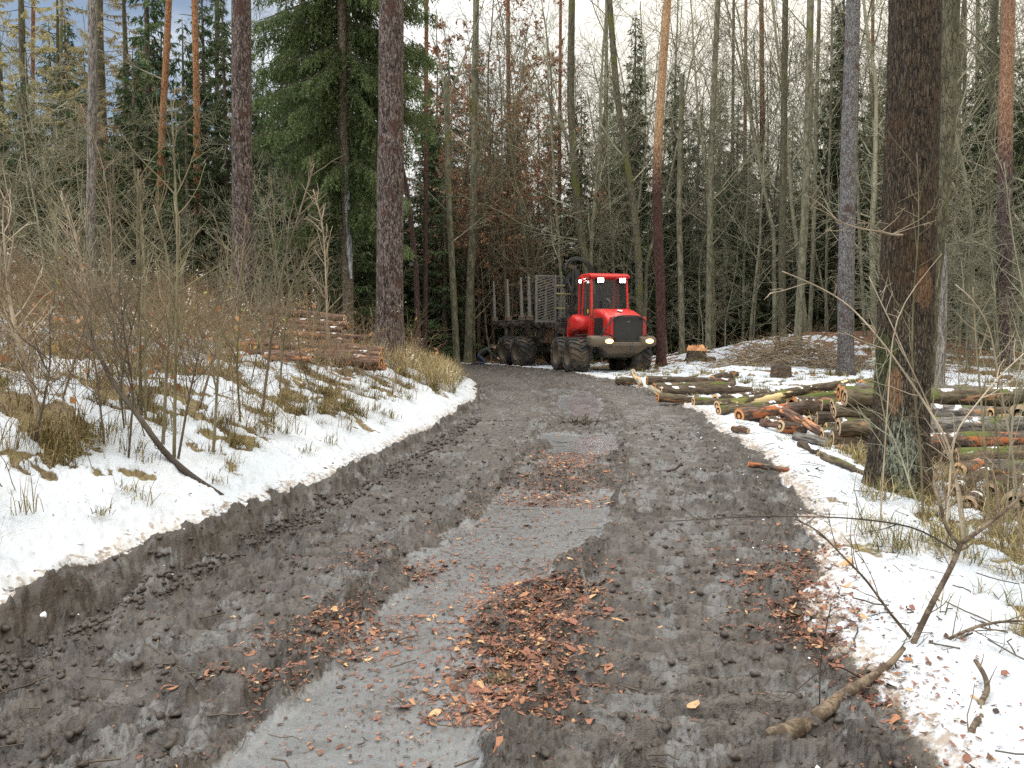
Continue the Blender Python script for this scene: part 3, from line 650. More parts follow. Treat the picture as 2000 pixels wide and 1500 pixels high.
    ms = t.math('MULTIPLY', t.ramp(blob(-.24, 1.32, .16, .34), .0, .4), t.ramp(n1, .3, .5)); col = t.mix(t.math('MULTIPLY', ms, .6), col, t.mix(n3, (.035, .045, .010), (.09, .11, .02)))
    wd = t.ramp(blob(-.15, 1.06, .07, .30), .15, .3); col = t.mix(wd, col, t.mix(n1, (.15, .085, .045), (.26, .16, .09)))
    w2 = t.ramp(blob(.07, 2.05, .11, .24), .1, .3); col = t.mix(t.math('MULTIPLY', w2, .8), col, t.mix(n1, (.12, .06, .03), (.24, .13, .07)))
    t.link(col, b.inputs['Base Color']); t.link(t.bump(t.math('ADD', f, t.ramp(vo, 0, .12)), 1.0, .03), b.inputs['Normal'])
    tk = [c for c in e.children if c.name.startswith('trunk')][0]; tk.data.materials[0] = m
    # one low twiggy branch growing out of it
    bm_ = MB(); o = Vector(e.location)
    def rel(px, py, dd): return np.array(P(px, py, dd) - o)
    main = [rel(1762, 459, 7.66), rel(1740, 459, 7.5), rel(1722, 452, 7.4), rel(1690, 449, 7.3), rel(1660, 441, 7.2), rel(1640, 434, 7.1), rel(1610, 412, 7.0), rel(1590, 405, 6.9)]
    bm_.tube(ref_poly([Vector(p) for p in main], 20), np.linspace(.013, .003, 20), 6)
    for (i, a, bq) in ((2, (1755, 425), (1768, 405)), (3, (1700, 436), (1682, 438)), (4, (1640, 452), (1612, 450)), (2, (1690, 430), (1668, 440)), (1, (1790, 442), (1830, 430)), (5, (1600, 395), (1570, 380)), (1, (1815, 420), (1826, 398))):
        p0 = main[i]; p1 = rel(*a, 7.35); p2 = rel(*bq, 7.3)
        bm_.tube(ref_poly([Vector(p0), Vector(p1), Vector(p2)], 9), np.linspace(.005, .002, 9), 4)
        for _ in range(3):
            q = p1 + (p2 - p1) * g.random(); bm_.tube([q, q + g.normal(size=3) * .05, q + g.normal(size=3) * .12], [.003, .0025, .002], 3)
    link('branch', bm_.mesh('branch', TW['pale']), e)
hero_trees()

def hero_spruce():
    d = 26.0; e = hero_trunk([(680, 640), (678, 450), (673, 330), (670, 150), (667, 0)], d, 20, 'spruce_pale', 'green spruce with hanging branches beside the thickest larch, grey scar on its trunk', 'spruce_tree', 'spruce', sides=24, rings=90, seed=61, rough=.01)
    g = np.random.default_rng(62); fo = MB(); wood = MB(); o = Vector(e.location)
    # branches: pixel of the tip, pixel row where it leaves the trunk
    tips = []
    for k in range(230):
        py = g.uniform(-200, 430); side = g.choice([-1, 1]); reach = g.uniform(40, 175) if side < 0 else g.uniform(40, 165)
        tips.append((672 + side * reach * (1.1 if py < 250 else .8), py + g.uniform(25, 90), py, g.uniform(-1.9, 1.9)))
    for tx, ty, sy, dd in tips:
        p0 = np.array(P(671, sy, d) - o); p2 = np.array(P(tx, ty, d + dd) - o); mid = (p0 + p2) / 2 + np.array([0, 0, .28])
        t = np.linspace(0, 1, 9)[:, None]; bp = (1 - t) ** 2 * p0 + 2 * t * (1 - t) * mid + t * t * p2; bp[-2:, 2] += (.04, .12)
        wood.tube(bp, np.linspace(.028, .006, 9), 4)
        L = np.linalg.norm(p2 - p0); n = int(L * 34); tt = g.uniform(.12, 1, n)
        bs = np.stack([np.interp(tt, t[:, 0], bp[:, a]) for a in range(3)], -1)
        out = unit(p2 - p0); lat = unit(np.cross(out, [0, 0, 1.]))
        for q, tq in zip(bs, tt):
            # a hanging twig with needles on it
            hl = g.uniform(.25, .75) * (1.1 - .5 * tq); dv = unit(out * g.uniform(.0, .5) + lat * g.normal() * .35 + np.array([0, 0, -1.]) * g.uniform(.6, 1.3))
            m = int(hl / .045) + 2; s_ = np.linspace(0, 1, m)
            ps = q + dv * (s_ * hl)[:, None] + lat * (g.normal() * .05)
            dn = dv + g.normal(size=(m, 3)) * .65
            tint = np.clip(g.random() * .55 + g.random(m) * .35 + .1 * tq, 0, 1)
            cards(fo, ps, dn, g.uniform(.08, .17, m), g.uniform(.022, .040, m), g, tint)
    link('crown', fo.mesh('needles', FO['spruce_near'], True, 'tint'), e); link('branch_frame', wood.mesh('branch_frame', TW['dark']), e)
    # the resin-blue scar where the bark has gone
    m, t, b = mat('weathered_scar_wood', rough=.6)
    oc = t.n('ShaderNodeTexCoord').outputs['Object']; n = t.noise(t.mapping(oc, (1, 1, .12)), 30, 5, .7)
    t.link(t.mix(t.ramp(n, .4, .6), (.06, .065, .075), t.mix(t.noise(oc, 5), (.30, .36, .44), (.55, .56, .56))), b.inputs['Base Color'])
    s = MB(); r = 10 * d / F
    zz = np.linspace(P(0, 545, d).z, P(0, 325, d).z, 24) - o.z
    xs = np.array([P(np.interp(z + o.z, [P(0, 545, d).z, P(0, 325, d).z], [681, 675]), 400, d).x for z in zz]) - o.x
    for i, (z, x) in enumerate(zip(zz, xs)): pass
    an = np.linspace(-2.05, -.95, 7)
    wv = .25 + .75 * np.sin(np.linspace(.25, 2.9, 24)); rr = r * 1.06 * np.clip(1.04 - .018 * np.clip(zz - 2, 0, None), .3, 2)
    v = np.stack([xs[:, None] + rr[:, None] * np.cos(-1.15 + (an[None] + 1.5) * wv[:, None]), rr[:, None] * np.sin(-1.15 + (an[None] + 1.5) * wv[:, None]), np.repeat(zz[:, None], 7, 1)], -1)
    i = np.arange(23)[:, None] * 7; j = np.arange(6)[None]; q = np.stack([i + j, i + j + 1, i + j + 8, i + j + 7], -1).reshape(-1, 4)
    s.add(v.reshape(-1, 3), q); link('bark_scar', s.mesh('bark_scar', m), e)
hero_spruce()

def forest():
    g = np.random.default_rng(77)
    proto_conifer('spruce', 5, 0, h=23, rad=3.0, z0=1.2, bark='spruce_pale', fo='spruce', dens=22, size=(.34, .085), hang=.5, step=.38)
    proto_conifer('young', 3, 0, h=9, rad=1.9, z0=.3, bark='spruce_pale', fo='spruce', dens=26, size=(.26, .06), hang=.3, step=.3)
    proto_conifer('larch', 3, 0, h=21, rad=2.8, z0=4, kind='larch', bark='greenish', fo='larch', dens=34, size=(.17, .05), hang=.45, step=.5, gap=.15, bare=4.5)
    proto_conifer('pine', 3, 0, h=20, rad=2.6, z0=8, kind='larch', bark='pine_low', fo='pine', dens=26, size=(.22, .05), hang=.1, step=.5, gap=.2, power=.35, tr=.14, bare=8.5)
    proto_bare('tall', 6, CFG_TALL, 21, .105, 'grey', 3)
    proto_bare('fork', 5, CFG_FORK, 18, .11, 'grey', 3)
    proto_bare('low', 5, CFG_LOW, 7, .05, 'grey', 3)
    proto_bare('rust', 3, CFG_LEAF, 13, .08, 'brown', 3, 'beechleaf')
    used = []
    for (px, d, sc, i) in ((938, 41.5, 1.5, 0), (968, 43, 1.55, 1), (1000, 44, 1.35, 2), (1062, 45, 1.2, 0), (205, 33, .85, 1)):
        x = (px - 1000) / F * d; used.append((x, d)); place_bare('rust', i, (x, d, gz(x, d) - .05), 'young beech still holding withered rust brown leaves', 'beeches with withered leaves', sc, g.uniform(0, 6), 'beech_tree', 'beech')
    for (px, d, sc, i) in ((70, 33, .95, 0), (135, 36, 1.0, 1), (215, 38, 1.05, 2), (265, 35, .9, 0), (330, 40, 1.0, 1), (20, 38, .95, 2)):
        x = (px - 1000) / F * d; used.append((x, d)); place_conifer('larch', i, (x, d, gz(x, d) - .05), 'larch with thin golden needles at the left of the forest', 'golden larches', sc, g.uniform(0, 6), 'larch_tree', 'larch')
    def free(x, y, md):
        s, u = road_su([x], [y])
        if abs(u[0]) < 3.2 and y < 60: return False
        if -6 < x < 6.5 and 24 < y < 39.5: return False
        return all((x - a) ** 2 + (y - b) ** 2 > md * md for a, b in used)
    def scatter(n, y0, y1, px0, px1, md, fn, tries=40, bias=1.0):
        k = 0
        for _ in range(n * tries):
            if k >= n: break
            y = y0 + (y1 - y0) * g.random() ** bias; px = g.uniform(px0, px1); x = (px - 1000) / F * y
            if not free(x, y, md): continue
            used.append((x, y)); fn(k, (x, y, gz(x, y) - .05)); k += 1
    ang = lambda: g.uniform(0, 6.28)
    # dark spruces behind everything
    def sp(k, l): place_conifer('spruce', int(g.integers(5)), l, 'dark spruce closing the view at the back of the forest', 'dark spruces at the back of the forest', g.uniform(.58, .90), ang())
    scatter(94, 48, 80, 110, 2150, 1.8, sp)
    scatter(10, 60, 80, -200, 110, 2.5, sp)
    scatter(34, 33, 50, 120, 760, 1.9, sp)
    scatter(12, 42, 52, 700, 1350, 2.2, sp)
    def sp2(k, l): place_conifer('spruce', int(g.integers(5)), l, 'dark green spruce on the slope behind the grey spruce trunk', 'spruces on the slope to the east', g.uniform(.6, .85), ang())
    scatter(16, 36, 50, 1620, 2150, 2.0, sp2)
    def yg(k, l): place_conifer('young', int(g.integers(3)), l, 'young spruce with branches down to the ground under the tall trees', 'young spruces under the tall trees', g.uniform(.6, 1.15), ang())
    scatter(46, 29, 46, -100, 900, 1.4, yg)
    scatter(30, 40, 50, 900, 1720, 1.4, yg)
    def la(k, l): place_conifer('larch', int(g.integers(3)), l, 'larch with thin golden needles at the left of the forest', 'golden larches', g.uniform(.75, 1.05), ang(), 'larch_tree', 'larch')
    scatter(5, 30, 44, -40, 430, 2.0, la)
    scatter(2, 44, 50, 880, 1000, 2.0, la)
    def pi(k, l): place_conifer('pine', int(g.integers(3)), l, 'pine with a high loose green crown among the larches', 'pines among the larches', g.uniform(.8, 1.05), ang(), 'pine_tree', 'pine')
    scatter(9, 30, 46, 60, 600, 2.0, pi)
    scatter(3, 42, 50, 1400, 1950, 2.5, pi)
    def ta(k, l): place_bare('tall', int(g.integers(6)), l, 'tall slim bare tree in front of the dark spruces', 'tall slim bare trees', g.uniform(.75, 1.1), ang())
    scatter(44, 38, 56, 880, 1720, 1.2, ta, bias=1.2)
    scatter(20, 38, 52, -100, 880, 1.6, ta)
    scatter(26, 36, 56, 1700, 2120, 1.3, ta)
    def fk(k, l): place_bare('fork', int(g.integers(5)), l, 'bare tree with wide forking limbs in front of the dark spruces', 'bare trees with wide limbs', g.uniform(.75, 1.15), ang())
    scatter(36, 38, 50, 880, 1640, 1.1, fk)
    scatter(12, 34, 48, -100, 820, 2.0, fk)
    scatter(8, 32, 48, 1680, 2100, 1.6, fk)
    def ru(k, l): place_bare('rust', int(g.integers(3)), l, 'young beech still holding withered rust brown leaves', 'beeches with withered leaves', g.uniform(.8, 1.25), ang(), 'beech_tree', 'beech')
    scatter(3, 38.5, 46, 915, 1040, 1.0, ru)
    scatter(2, 33, 44, 40, 300, 2.0, ru)
    scatter(3, 40, 50, 1150, 1500, 1.6, ru)
    scatter(2, 40, 50, 1650, 2000, 1.6, ru)
    def lo(k, l): place_bare('low', int(g.integers(5)), l, 'low bare undergrowth tree with fine brown twigs at the forest edge', 'low bare trees at the forest edge', g.uniform(.6, 1.2), ang(), 'bare_bush', 'bush')
    scatter(40, 37, 46, 860, 1700, .8, lo)
    scatter(16, 24, 40, -60, 760, 1.4, lo)
    scatter(26, 24, 40, 1720, 2100, 1.2, lo)
forest()
# ------------------------------------------------------------------ the forwarder
def grimy(name, base, rough=.4, dirt=(.10, .075, .05), amount=.35, scale=3.0, metal=0.0, low=None):
    """paint or metal with splashes of mud, thicker towards the ground (low = height where it starts)"""
    m, t, b = mat(name, base, rough, metal)
    oc = t.n('ShaderNodeTexCoord').outputs['Object']
    n = t.noise(oc, scale, 6, .65); n2 = t.noise(oc, scale * 9, 3, .6)
    f = t.math('ADD', n, t.math('MULTIPLY', t.math('SUBTRACT', n2, .5), .35))
    k = t.ramp(f, .72 - amount * .6, .86 - amount * .6)
    if low is not None:
        sp = t.n('ShaderNodeSeparateXYZ'); t.link(oc, sp.inputs[0])
        k = t.math('MAXIMUM', k, t.math('MULTIPLY', t.ramp(t.math('ADD', sp.outputs[2], t.math('MULTIPLY', n, 1.2)), low + 1.0, low), .9))
    dcol = t.mix(n2, tuple(c * .6 for c in dirt), tuple(min(c * 1.5, 1) for c in dirt))
    t.link(t.mix(t.math('MULTIPLY', k, .85), base, dcol), b.inputs['Base Color'])
    t.link(t.math('MULTIPLY_ADD', k, .85 - rough, rough), b.inputs['Roughness'])
    t.link(t.bump(n2, .15, .01), b.inputs['Normal'])
    return m
def emit(name, col, s):
    m, t, b = mat(name, col, .3); b.inputs['Emission Color'].default_value = (*col, 1); b.inputs['Emission Strength'].default_value = s
    return m
def glass(name, tint=(.02, .025, .025), alpha=.45):
    m, t, b = mat(name, tint, .05); b.inputs['Alpha'].default_value = alpha; b.inputs['Specular IOR Level'].default_value = .7
    return m
def loft(mb, rings, cap=True, a=0.0):
    n = len(rings[0]); v = np.array(rings, float).reshape(-1, 3); m = len(rings)
    i = np.arange(m - 1)[:, None] * n; j = np.arange(n)[None]; k = (j + 1) % n
    q = np.stack([i + j, i + k, i + n + k, i + n + j], -1).reshape(-1, 4); t = None
    if cap:
        c0 = v[:n].mean(0); c1 = v[-n:].mean(0); v = np.concatenate([v, [c0, c1]]); jj = np.arange(n); kk = (jj + 1) % n
        t = np.concatenate([np.stack([np.full(n, m * n), kk, jj], -1), np.stack([np.full(n, m * n + 1), (m - 1) * n + jj, (m - 1) * n + kk], -1)])
    mb.add(v, q, t, a)
def rrect(x, y0, y1, z0, z1, r, k=3):
    """rounded rectangle across the machine at length x"""
    out = []
    for cy, cz, a0 in ((y1 - r, z1 - r, 0), (y0 + r, z1 - r, 90), (y0 + r, z0 + r, 180), (y1 - r, z0 + r, 270)):
        for i in range(k + 1):
            a = R(a0 + 90 * i / k); out.append((x, cy + r * math.cos(a), cz + r * math.sin(a)))
    return out
def bevel(o, w=.02, seg=2):
    md = o.modifiers.new('edge', 'BEVEL'); md.width = w; md.segments = seg; md.limit_method = 'ANGLE'; md.angle_limit = R(40)
    return o
def forwarder():
    A1, A2 = R(14.0), R(24.0)
    root = empty('forwarder', (3.47, 31.17, -.02), A1 - math.pi / 2)
    tag(root, 'red eight-wheeled forwarder with lit lamps standing at the bend of the muddy road', 'forwarder')
    RED = grimy('red_paint', (.62, .030, .026), .32, (.20, .13, .085), .30, 2.2, low=.85)
    DARK = grimy('dark_machine_steel', (.020, .020, .020), .5, (.10, .075, .052), .45, 2.4)
    BLACK = grimy('black_plastic', (.016, .016, .017), .5, (.09, .07, .05), .2, 3.0)
    MUDM = grimy('muddy_steel_plate', (.075, .070, .063), .6, (.15, .11, .075), .55, 2.0)
    RUB = grimy('muddy_rubber', (.028, .027, .026), .75, (.115, .085, .058), .46, 2.2)
    RIM = grimy('muddy_rim', (.10, .085, .06), .7, (.15, .11, .07), .6, 4.0)
    STAKE = grimy('worn_steel', (.20, .195, .185), .5, (.16, .12, .09), .3, 2.0)
    YEL = grimy('faded_yellow_steel', (.34, .30, .16), .5, (.16, .12, .08), .35, 3.0)
    GL = glass('cab_glass', (.05, .06, .06), .26); LED = emit('work_lamp', (1, .98, .95), 14.0); HEAD = emit('warm_headlamp', (1, .70, .26), 2.2)
    RED_D = grimy('red_panel', (.45, .022, .020), .4, (.16, .10, .07), .3, 2.0)
    def part(name, mb, m, parent=None, smooth=False, bev=0.0, lab=None):
        o = link(name, mb.mesh(name, m, smooth), parent or root)
        if bev: bevel(o, bev)
        if lab: o['label'] = lab
        return o
    art = np.array([-1.93, 0, 0.]); dA = A2 - A1; cr, sr = math.cos(dA), math.sin(dA)
    def rear(p):
        """rear frame coordinates (0 = rear bogie) into the machine's"""
        p = np.asarray(p, float); x = p[..., 0] - 4.14; y = p[..., 1]
        return np.stack([art[0] + cr * x - sr * y, sr * x + cr * y, p[..., 2]], -1)
    class RMB(MB):
        def add(s, v, q=None, t=None, a=0.0): super().add(rear(np.asarray(v, float).reshape(-1, 3)), q, t, a)
    # wheels
    prof = [(-.36, .36), (-.385, .46), (-.38, .56), (-.345, .625), (-.20, .655), (0, .662), (.20, .655), (.345, .625), (.38, .56), (.385, .46), (.36, .36)]
    ty = MB(); N = 40; v = []
    for i in range(N):
        a = 2 * math.pi * i / N
        v += [(r * math.cos(a), y, r * math.sin(a)) for y, r in prof]
    v = np.array(v); k = len(prof); i = np.arange(N)[:, None] * k; i2 = (np.arange(N)[:, None] + 1) % N * k; j = np.arange(k - 1)[None]
    ty.add(v, np.stack([i + j, i2 + j, i2 + j + 1, i + j + 1], -1).reshape(-1, 4))
    nl = 17
    for side in (-1, 1):
        for c in range(nl):
            a0 = 2 * math.pi * (c + (.5 if side > 0 else 0)) / nl; ring = []
            for (yy, da, rr) in ((-.02, 0, .655), (.14, .12, .652), (.28, .25, .635), (.365, .33, .585), (.387, .36, .52)):
                rg = []
                for dw, dh in ((-.06, -.02), (-.042, .065), (.042, .065), (.06, -.02)):
                    a = a0 + da + dw; r2 = rr + dh; rg.append((r2 * math.cos(a), side * (yy + (.015 if yy > .3 and dh > 0 else 0)), r2 * math.sin(a)))
                ring.append(rg)
            loft(ty, ring)
    tyre = ty.mesh('tyre', RUB, False)
    rm = MB(); v = []
    rp = [(-.36, .365), (-.34, .345), (-.15, .325), (-.13, .20), (-.18, .17), (-.20, .0)]
    N = 28
    for i in range(N):
        a = 2 * math.pi * i / N; v += [(r * math.cos(a), y, r * math.sin(a)) for y, r in rp]
    v = np.array(v); k = len(rp); i = np.arange(N)[:, None] * k; i2 = (np.arange(N)[:, None] + 1) % N * k; j = np.arange(k - 1)[None]
    rm.add(v, np.stack([i + j, i2 + j, i2 + j + 1, i + j + 1], -1).reshape(-1, 4))
    for c in range(10):
        a = 2 * math.pi * c / 10; rm.tube([(.25 * math.cos(a), -.13, .25 * math.sin(a)), (.25 * math.cos(a), -.16, .25 * math.sin(a))], .018, 6, True)
    rim = rm.mesh('rim', RIM, True)
    W = 1.24
    for fr, (x, sgn) in enumerate(((.76, -1), (-.76, -1), (.76, 1), (-.76, 1)) * 2):
        p = np.array([x, sgn * W, .69]); yaw = 0.0
        if fr >= 4: p = rear(p); yaw = dA
        if sgn > 0 and fr < 4: p[2] -= .08
        wh = link('wheel', rim, root, tuple(p)); wh.rotation_euler = (0, R(17 * fr + 5), yaw if sgn < 0 else yaw + math.pi)
        link('tyre', tyre, wh)
    # bogie boxes and chassis
    for s in (-1, 1):
        b = MB(); b.box((0, s * .72, .72), (1.7, .24, .42)); part('bogie_beam', b, DARK, bev=.05)
        b = RMB(); b.box((0, s * .72, .72), (1.7, .24, .42)); part('bogie_beam', b, DARK, bev=.05)
    b = MB(); b.box((-.2, 0, 1.05), (3.0, .95, .5)); b.box((-1.75, 0, .95), (.5, .5, .7)); part('front_chassis', b, DARK, bev=.03)
    b = RMB(); b.box((.55, 0, 1.15), (6.2, .62, .42)); b.box((3.6, 0, 1.0), (.9, .5, .6)); b.box((0, 0, .85), (.5, 1.2, .4)); b.box((1.7, -.45, 1.35), (1.3, .35, .5)); b.box((2.9, -.6, 1.15), (.5, .3, .8)); part('rear_chassis', b, DARK, bev=.03)
    o0 = .48; ob = .34                       # body sits a little to the machine's left
    # belly plate
    b = MB(); loft(b, [[(1.82, ob - 1.0, 1.08), (1.82, ob + 1.0, 1.08), (1.60, ob + .62, .80), (1.60, ob - .62, .80)], [(1.2, ob - .95, 1.10), (1.2, ob + .95, 1.10), (1.2, ob + .55, .62), (1.2, ob - .55, .62)], [(.2, ob - .7, 1.0), (.2, ob + .7, 1.0), (.2, ob + .45, .58), (.2, ob - .45, .58)]]); part('belly_plate', b, MUDM, bev=.03)
    # bumper with lamp pods
    b = MB(); b.box((1.72, ob, 1.14), (.22, 1.3, .16)); bp = part('bumper', b, MUDM, bev=.03)
    for s in (-1, 1):
        y0, y1 = (ob - 1.36, ob - .50) if s < 0 else (ob + .62, ob + 1.22)
        b = MB(); loft(b, [rrect(1.30, y0, y1, 1.06, 1.46, .08), rrect(1.75, y0, y1, 1.04, 1.43, .08), rrect(1.92, y0 + .05, y1 - .03, 1.08, 1.36, .07)]); pod = part('lamp_pod', b, MUDM, bp, True)
        cy = ob - .68 if s < 0 else ob + .93
        h = MB(); loft(h, [[(1.90, cy + .17 * math.cos(a) * r, 1.25 + .095 * math.sin(a) * r) for a in np.linspace(0, 2 * math.pi, 16, endpoint=False)] for r in (1.0,)] + [[(1.945, cy + .15 * math.cos(a), 1.25 + .08 * math.sin(a)) for a in np.linspace(0, 2 * math.pi, 16, endpoint=False)]]); link('headlight', h.mesh('headlight', HEAD), root)
    # bonnet
    hb = MB(); sec = [(-.15, 0.76, 1.32, 2.50, .16), (.25, 0.77, 1.32, 2.50, .18), (.75, 0.77, 1.32, 2.42, .20), (1.20, 0.76, 1.30, 2.27, .18), (1.42, 0.75, 1.30, 2.16, .14), (1.50, 0.73, 1.30, 2.08, .10)]
    loft(hb, [rrect(x, o0 - hw, o0 + hw, z0, z1, r, 4) for x, hw, z0, z1, r in sec]); hood = part('bonnet', hb, RED, smooth=True)
    hood.data.polygons.foreach_set('use_smooth', [True] * len(hood.data.polygons))
    MESHM, t, bb = mat('black_grille_mesh', (.010, .010, .011), .55)
    oc = t.n('ShaderNodeTexCoord').outputs['Object']; wv = t.n('ShaderNodeTexWave', wave_type='BANDS', bands_direction='Z'); wv.inputs['Scale'].default_value = 9.0; t.link(oc, wv.inputs['Vector'])
    t.link(t.mix(t.ramp(wv.outputs['Fac'], .55, .8), t.mix(t.ramp(t.noise(oc, 6, 5), .5, .7), (.010, .010, .011), (.03, .026, .022)), (.045, .043, .041)), bb.inputs['Base Color'])
    b = MB(); b.box((1.555, o0 + .06, 1.645), (.10, 1.16, 1.06)); gr = part('grille', b, MESHM, bev=.02)
    lg = MB(); lg.box((1.608, o0 + .06, 1.99), (.006, .12, .022)); lg.box((1.608, o0 + .06, 1.96), (.006, .07, .010)); part('maker_badge', lg, STAKE, gr)
    for s in (-1, 1):
        b = MB(); b.box((.62, o0 + s * .775, 1.78), (.95, .03, .72)); part('side_grille', b, MESHM, hood, bev=.01)
        b = MB(); b.box((1.56, o0 + .06 + s * .66, 1.66), (.09, .15, 1.0)); part('corner_panel', b, RED_D, hood, bev=.03)
    # guard bars
    b = MB(); yz = [(-1.0, 1.20), (-1.0, 1.55), (-.62, 1.98), (-.45, 2.16), (-.2, 2.20), (.45, 2.20), (.62, 2.14), (.92, 1.82), (1.06, 1.60), (1.06, 1.24)]
    b.tube(ref_poly([Vector((1.74, ob + .06 + y, z)) for y, z in yz], 40), .026, 8)
    b.tube(ref_poly([Vector((1.76, ob + .06 + y, z)) for y, z in ((-.98, 1.62), (-.72, 1.50), (-.48, 1.42), (-.36, 1.25))], 14), .024, 8)
    b.tube(ref_poly([Vector((1.76, ob + .06 + y, z)) for y, z in ((1.02, 1.60), (.86, 1.52), (.66, 1.42), (.60, 1.25))], 14), .024, 8)
    b.tube([(1.76, ob + .06 - .36, 1.26), (1.76, ob + .06 + .60, 1.26)], .022, 8)
    for y, z in ((-.5, 2.1), (.6, 2.1)): b.tube([(1.74, ob + .06 + y, z), (1.40, ob + .06 + y, z - .1)], .02, 6)
    part('grille_guard', b, BLACK, smooth=True)
    b = MB(); b.tube(ref_poly([Vector(p) for p in ((.30, o0 - .18, 2.35), (.30, o0 - .18, 2.68), (.26, o0 - .20, 2.80), (.14, o0 - .25, 2.86))], 12), .065, 12); part('exhaust_pipe', b, DARK, smooth=True)
    # warning sticker on the bonnet: a pale lozenge
    b = MB(); b.add([(.92, o0 - .14, 2.405), (.72, o0 - .02, 2.448), (.88, o0 + .12, 2.413), (1.06, o0 + .0, 2.352)], [(0, 1, 2, 3)])
    b.v[0][:, 2] += .012; part('bonnet_sticker', b, mat('white_sticker', (.7, .7, .68), .5)[0], hood)
    # cab
    x0, x1, y0, y1, zb, zt = -1.78, -.18, o0 - .80, o0 + .80, 1.30, 3.84
    fx0, fx1 = x0 + .10, x1 - .12       # the roof is a little shorter than the base
    cabm = MB()
    loft(cabm, [rrect(x0, y0, y1, zb, 2.22, .05, 2), rrect(x1, y0 + .03, y1 - .03, zb, 2.28, .05, 2)])
    cab = part('cab', cabm, RED, bev=.02)
    ty0, ty1 = y0 + .06, y1 - .06
    for nm, a, b_, w_ in (('pillar', (x1, y0 + .04, 2.2), (fx1, ty0, 3.70), .085), ('pillar', (x1, y1 - .04, 2.2), (fx1, ty1, 3.70), .085), ('pillar', (x0 + .04, y0 + .04, 2.1), (fx0, ty0, 3.70), .09), ('pillar', (x0 + .04, y1 - .04, 2.1), (fx0, ty1, 3.70), .09), ('pillar', (-1.28, y0 + .02, 2.1), (-1.20, ty0, 3.70), .07), ('pillar', (-1.28, y1 - .02, 2.1), (-1.20, ty1, 3.70), .07)):
        b = MB(); b.bar(a, b_, w_, w_); part(nm, b, RED, cab, bev=.015)
    b = MB(); loft(b, [rrect(fx0 - .12, ty0 - .05, ty1 + .05, 3.72, 3.86, .05), rrect(fx0 + .3, ty0 - .10, ty1 + .10, 3.68, 3.94, .08), rrect(fx1 - .1, ty0 - .10, ty1 + .10, 3.68, 3.92, .08), rrect(fx1 + .20, ty0 - .08, ty1 + .08, 3.72, 3.83, .05)]); part('cab_roof', b, RED, smooth=True, bev=.01)
    def pane(name, pts):
        b = MB(); p = np.array(pts, float); n = np.cross(p[1] - p[0], p[3] - p[0]); n = n / np.linalg.norm(n) * .006
        loft(b, [p - n, p + n]); part(name, b, GL, cab)
    pane('windscreen', [(x1 + .005, y0 + .1, 2.27), (x1 + .005, y1 - .1, 2.27), (fx1 + .01, ty1 - .05, 3.68), (fx1 + .01, ty0 + .05, 3.68)])
    for yy, ty_ in ((y0 + .02, ty0), (y1 - .02, ty1)):
        pane('side_window', [(-1.23, yy, 2.2), (x1 - .05, yy, 2.2), (fx1 - .05, ty_, 3.68), (-1.16, ty_, 3.68)])
        pane('side_window', [(x0 + .1, yy, 2.2), (-1.32, yy, 2.2), (-1.24, ty_, 3.68), (fx0 + .06, ty_, 3.68)])
    pane('rear_window', [(x0 + .02, y1 - .1, 2.2), (x0 + .02, y0 + .1, 2.2), (fx0, ty0 + .05, 3.68), (fx0, ty1 - .05, 3.68)])
    # door outline and mud guard on the side one sees
    b = MB()
    for a, b_ in (((-1.20, y0 - .01, 1.75), (-1.12, ty0 - .02, 3.64)), ((x1 - .07, y0 - .005, 1.75), (fx1 - .06, ty0 - .02, 3.64)), ((-1.12, ty0 - .02, 3.64), (fx1 - .06, ty0 - .02, 3.64))): b.bar(a, b_, .045, .045)
    door = part('door', b, RED, bev=.01)
    b = MB(); b.box((-1.05, y0 - .03, 2.45), (.03, .03, .14)); part('handle', b, BLACK, door)
    b = MB(); b.box((-.52, y0 - .005, 2.42), (.14, .012, .15)); part('door_sticker', b, mat('yellow_sticker', (.75, .52, .04), .5)[0], door)
    b = MB(); loft(b, [rrect(-1.95, o0 - 1.20, o0 - .55, 1.40, 2.16, .12), rrect(-1.35, o0 - 1.24, o0 - .55, 1.62, 2.30, .14), rrect(-.55, o0 - 1.20, o0 - .60, 1.66, 2.14, .12)]); part('side_tank', b, RED, smooth=True)
    b = MB(); b.box((-1.92, o0 - 1.06, 1.45), (.10, .30, .8)); part('rear_skirt', b, RED, bev=.02)
    b = MB(); b.box((-.78, o0 - .95, 1.47), (.62, .42, .05)); b.box((-.75, o0 - .98, 1.16), (.5, .34, .04)); b.bar((-.5, o0 - 1.12, 1.16), (-.5, o0 - 1.12, 1.5), .03, .03); b.bar((-1.0, o0 - 1.12, 1.16), (-1.0, o0 - 1.12, 1.5), .03, .03); b.box((-.3, o0 - .9, 1.25), (.3, .3, .3)); part('cab_step', b, DARK, bev=.01)
    # inside the cab
    b = MB(); b.box((-1.15, o0, 2.25), (.5, .52, .14)); b.box((-1.38, o0, 2.72), (.14, .5, .85)); b.box((-1.38, o0, 3.25), (.10, .28, .20)); part('driver_seat', b, BLACK, bev=.05)
    b = MB(); b.tube([(-.55, o0 + .05, 2.2), (-.68, o0 + .05, 2.62)], .04, 8); an = np.linspace(0, 2 * math.pi, 20)
    b.tube([(-.70 + .07 * math.sin(a), o0 + .05 + .17 * math.cos(a), 2.64 + .16 * math.sin(a)) for a in an], .017, 6); b.box((-.42, o0 + .45, 2.55), (.10, .26, .22)); b.box((-.9, o0 - .36, 2.5), (.45, .12, .12)); b.box((-.9, o0 + .36, 2.5), (.45, .12, .12)); part('control_console', b, BLACK, bev=.01)
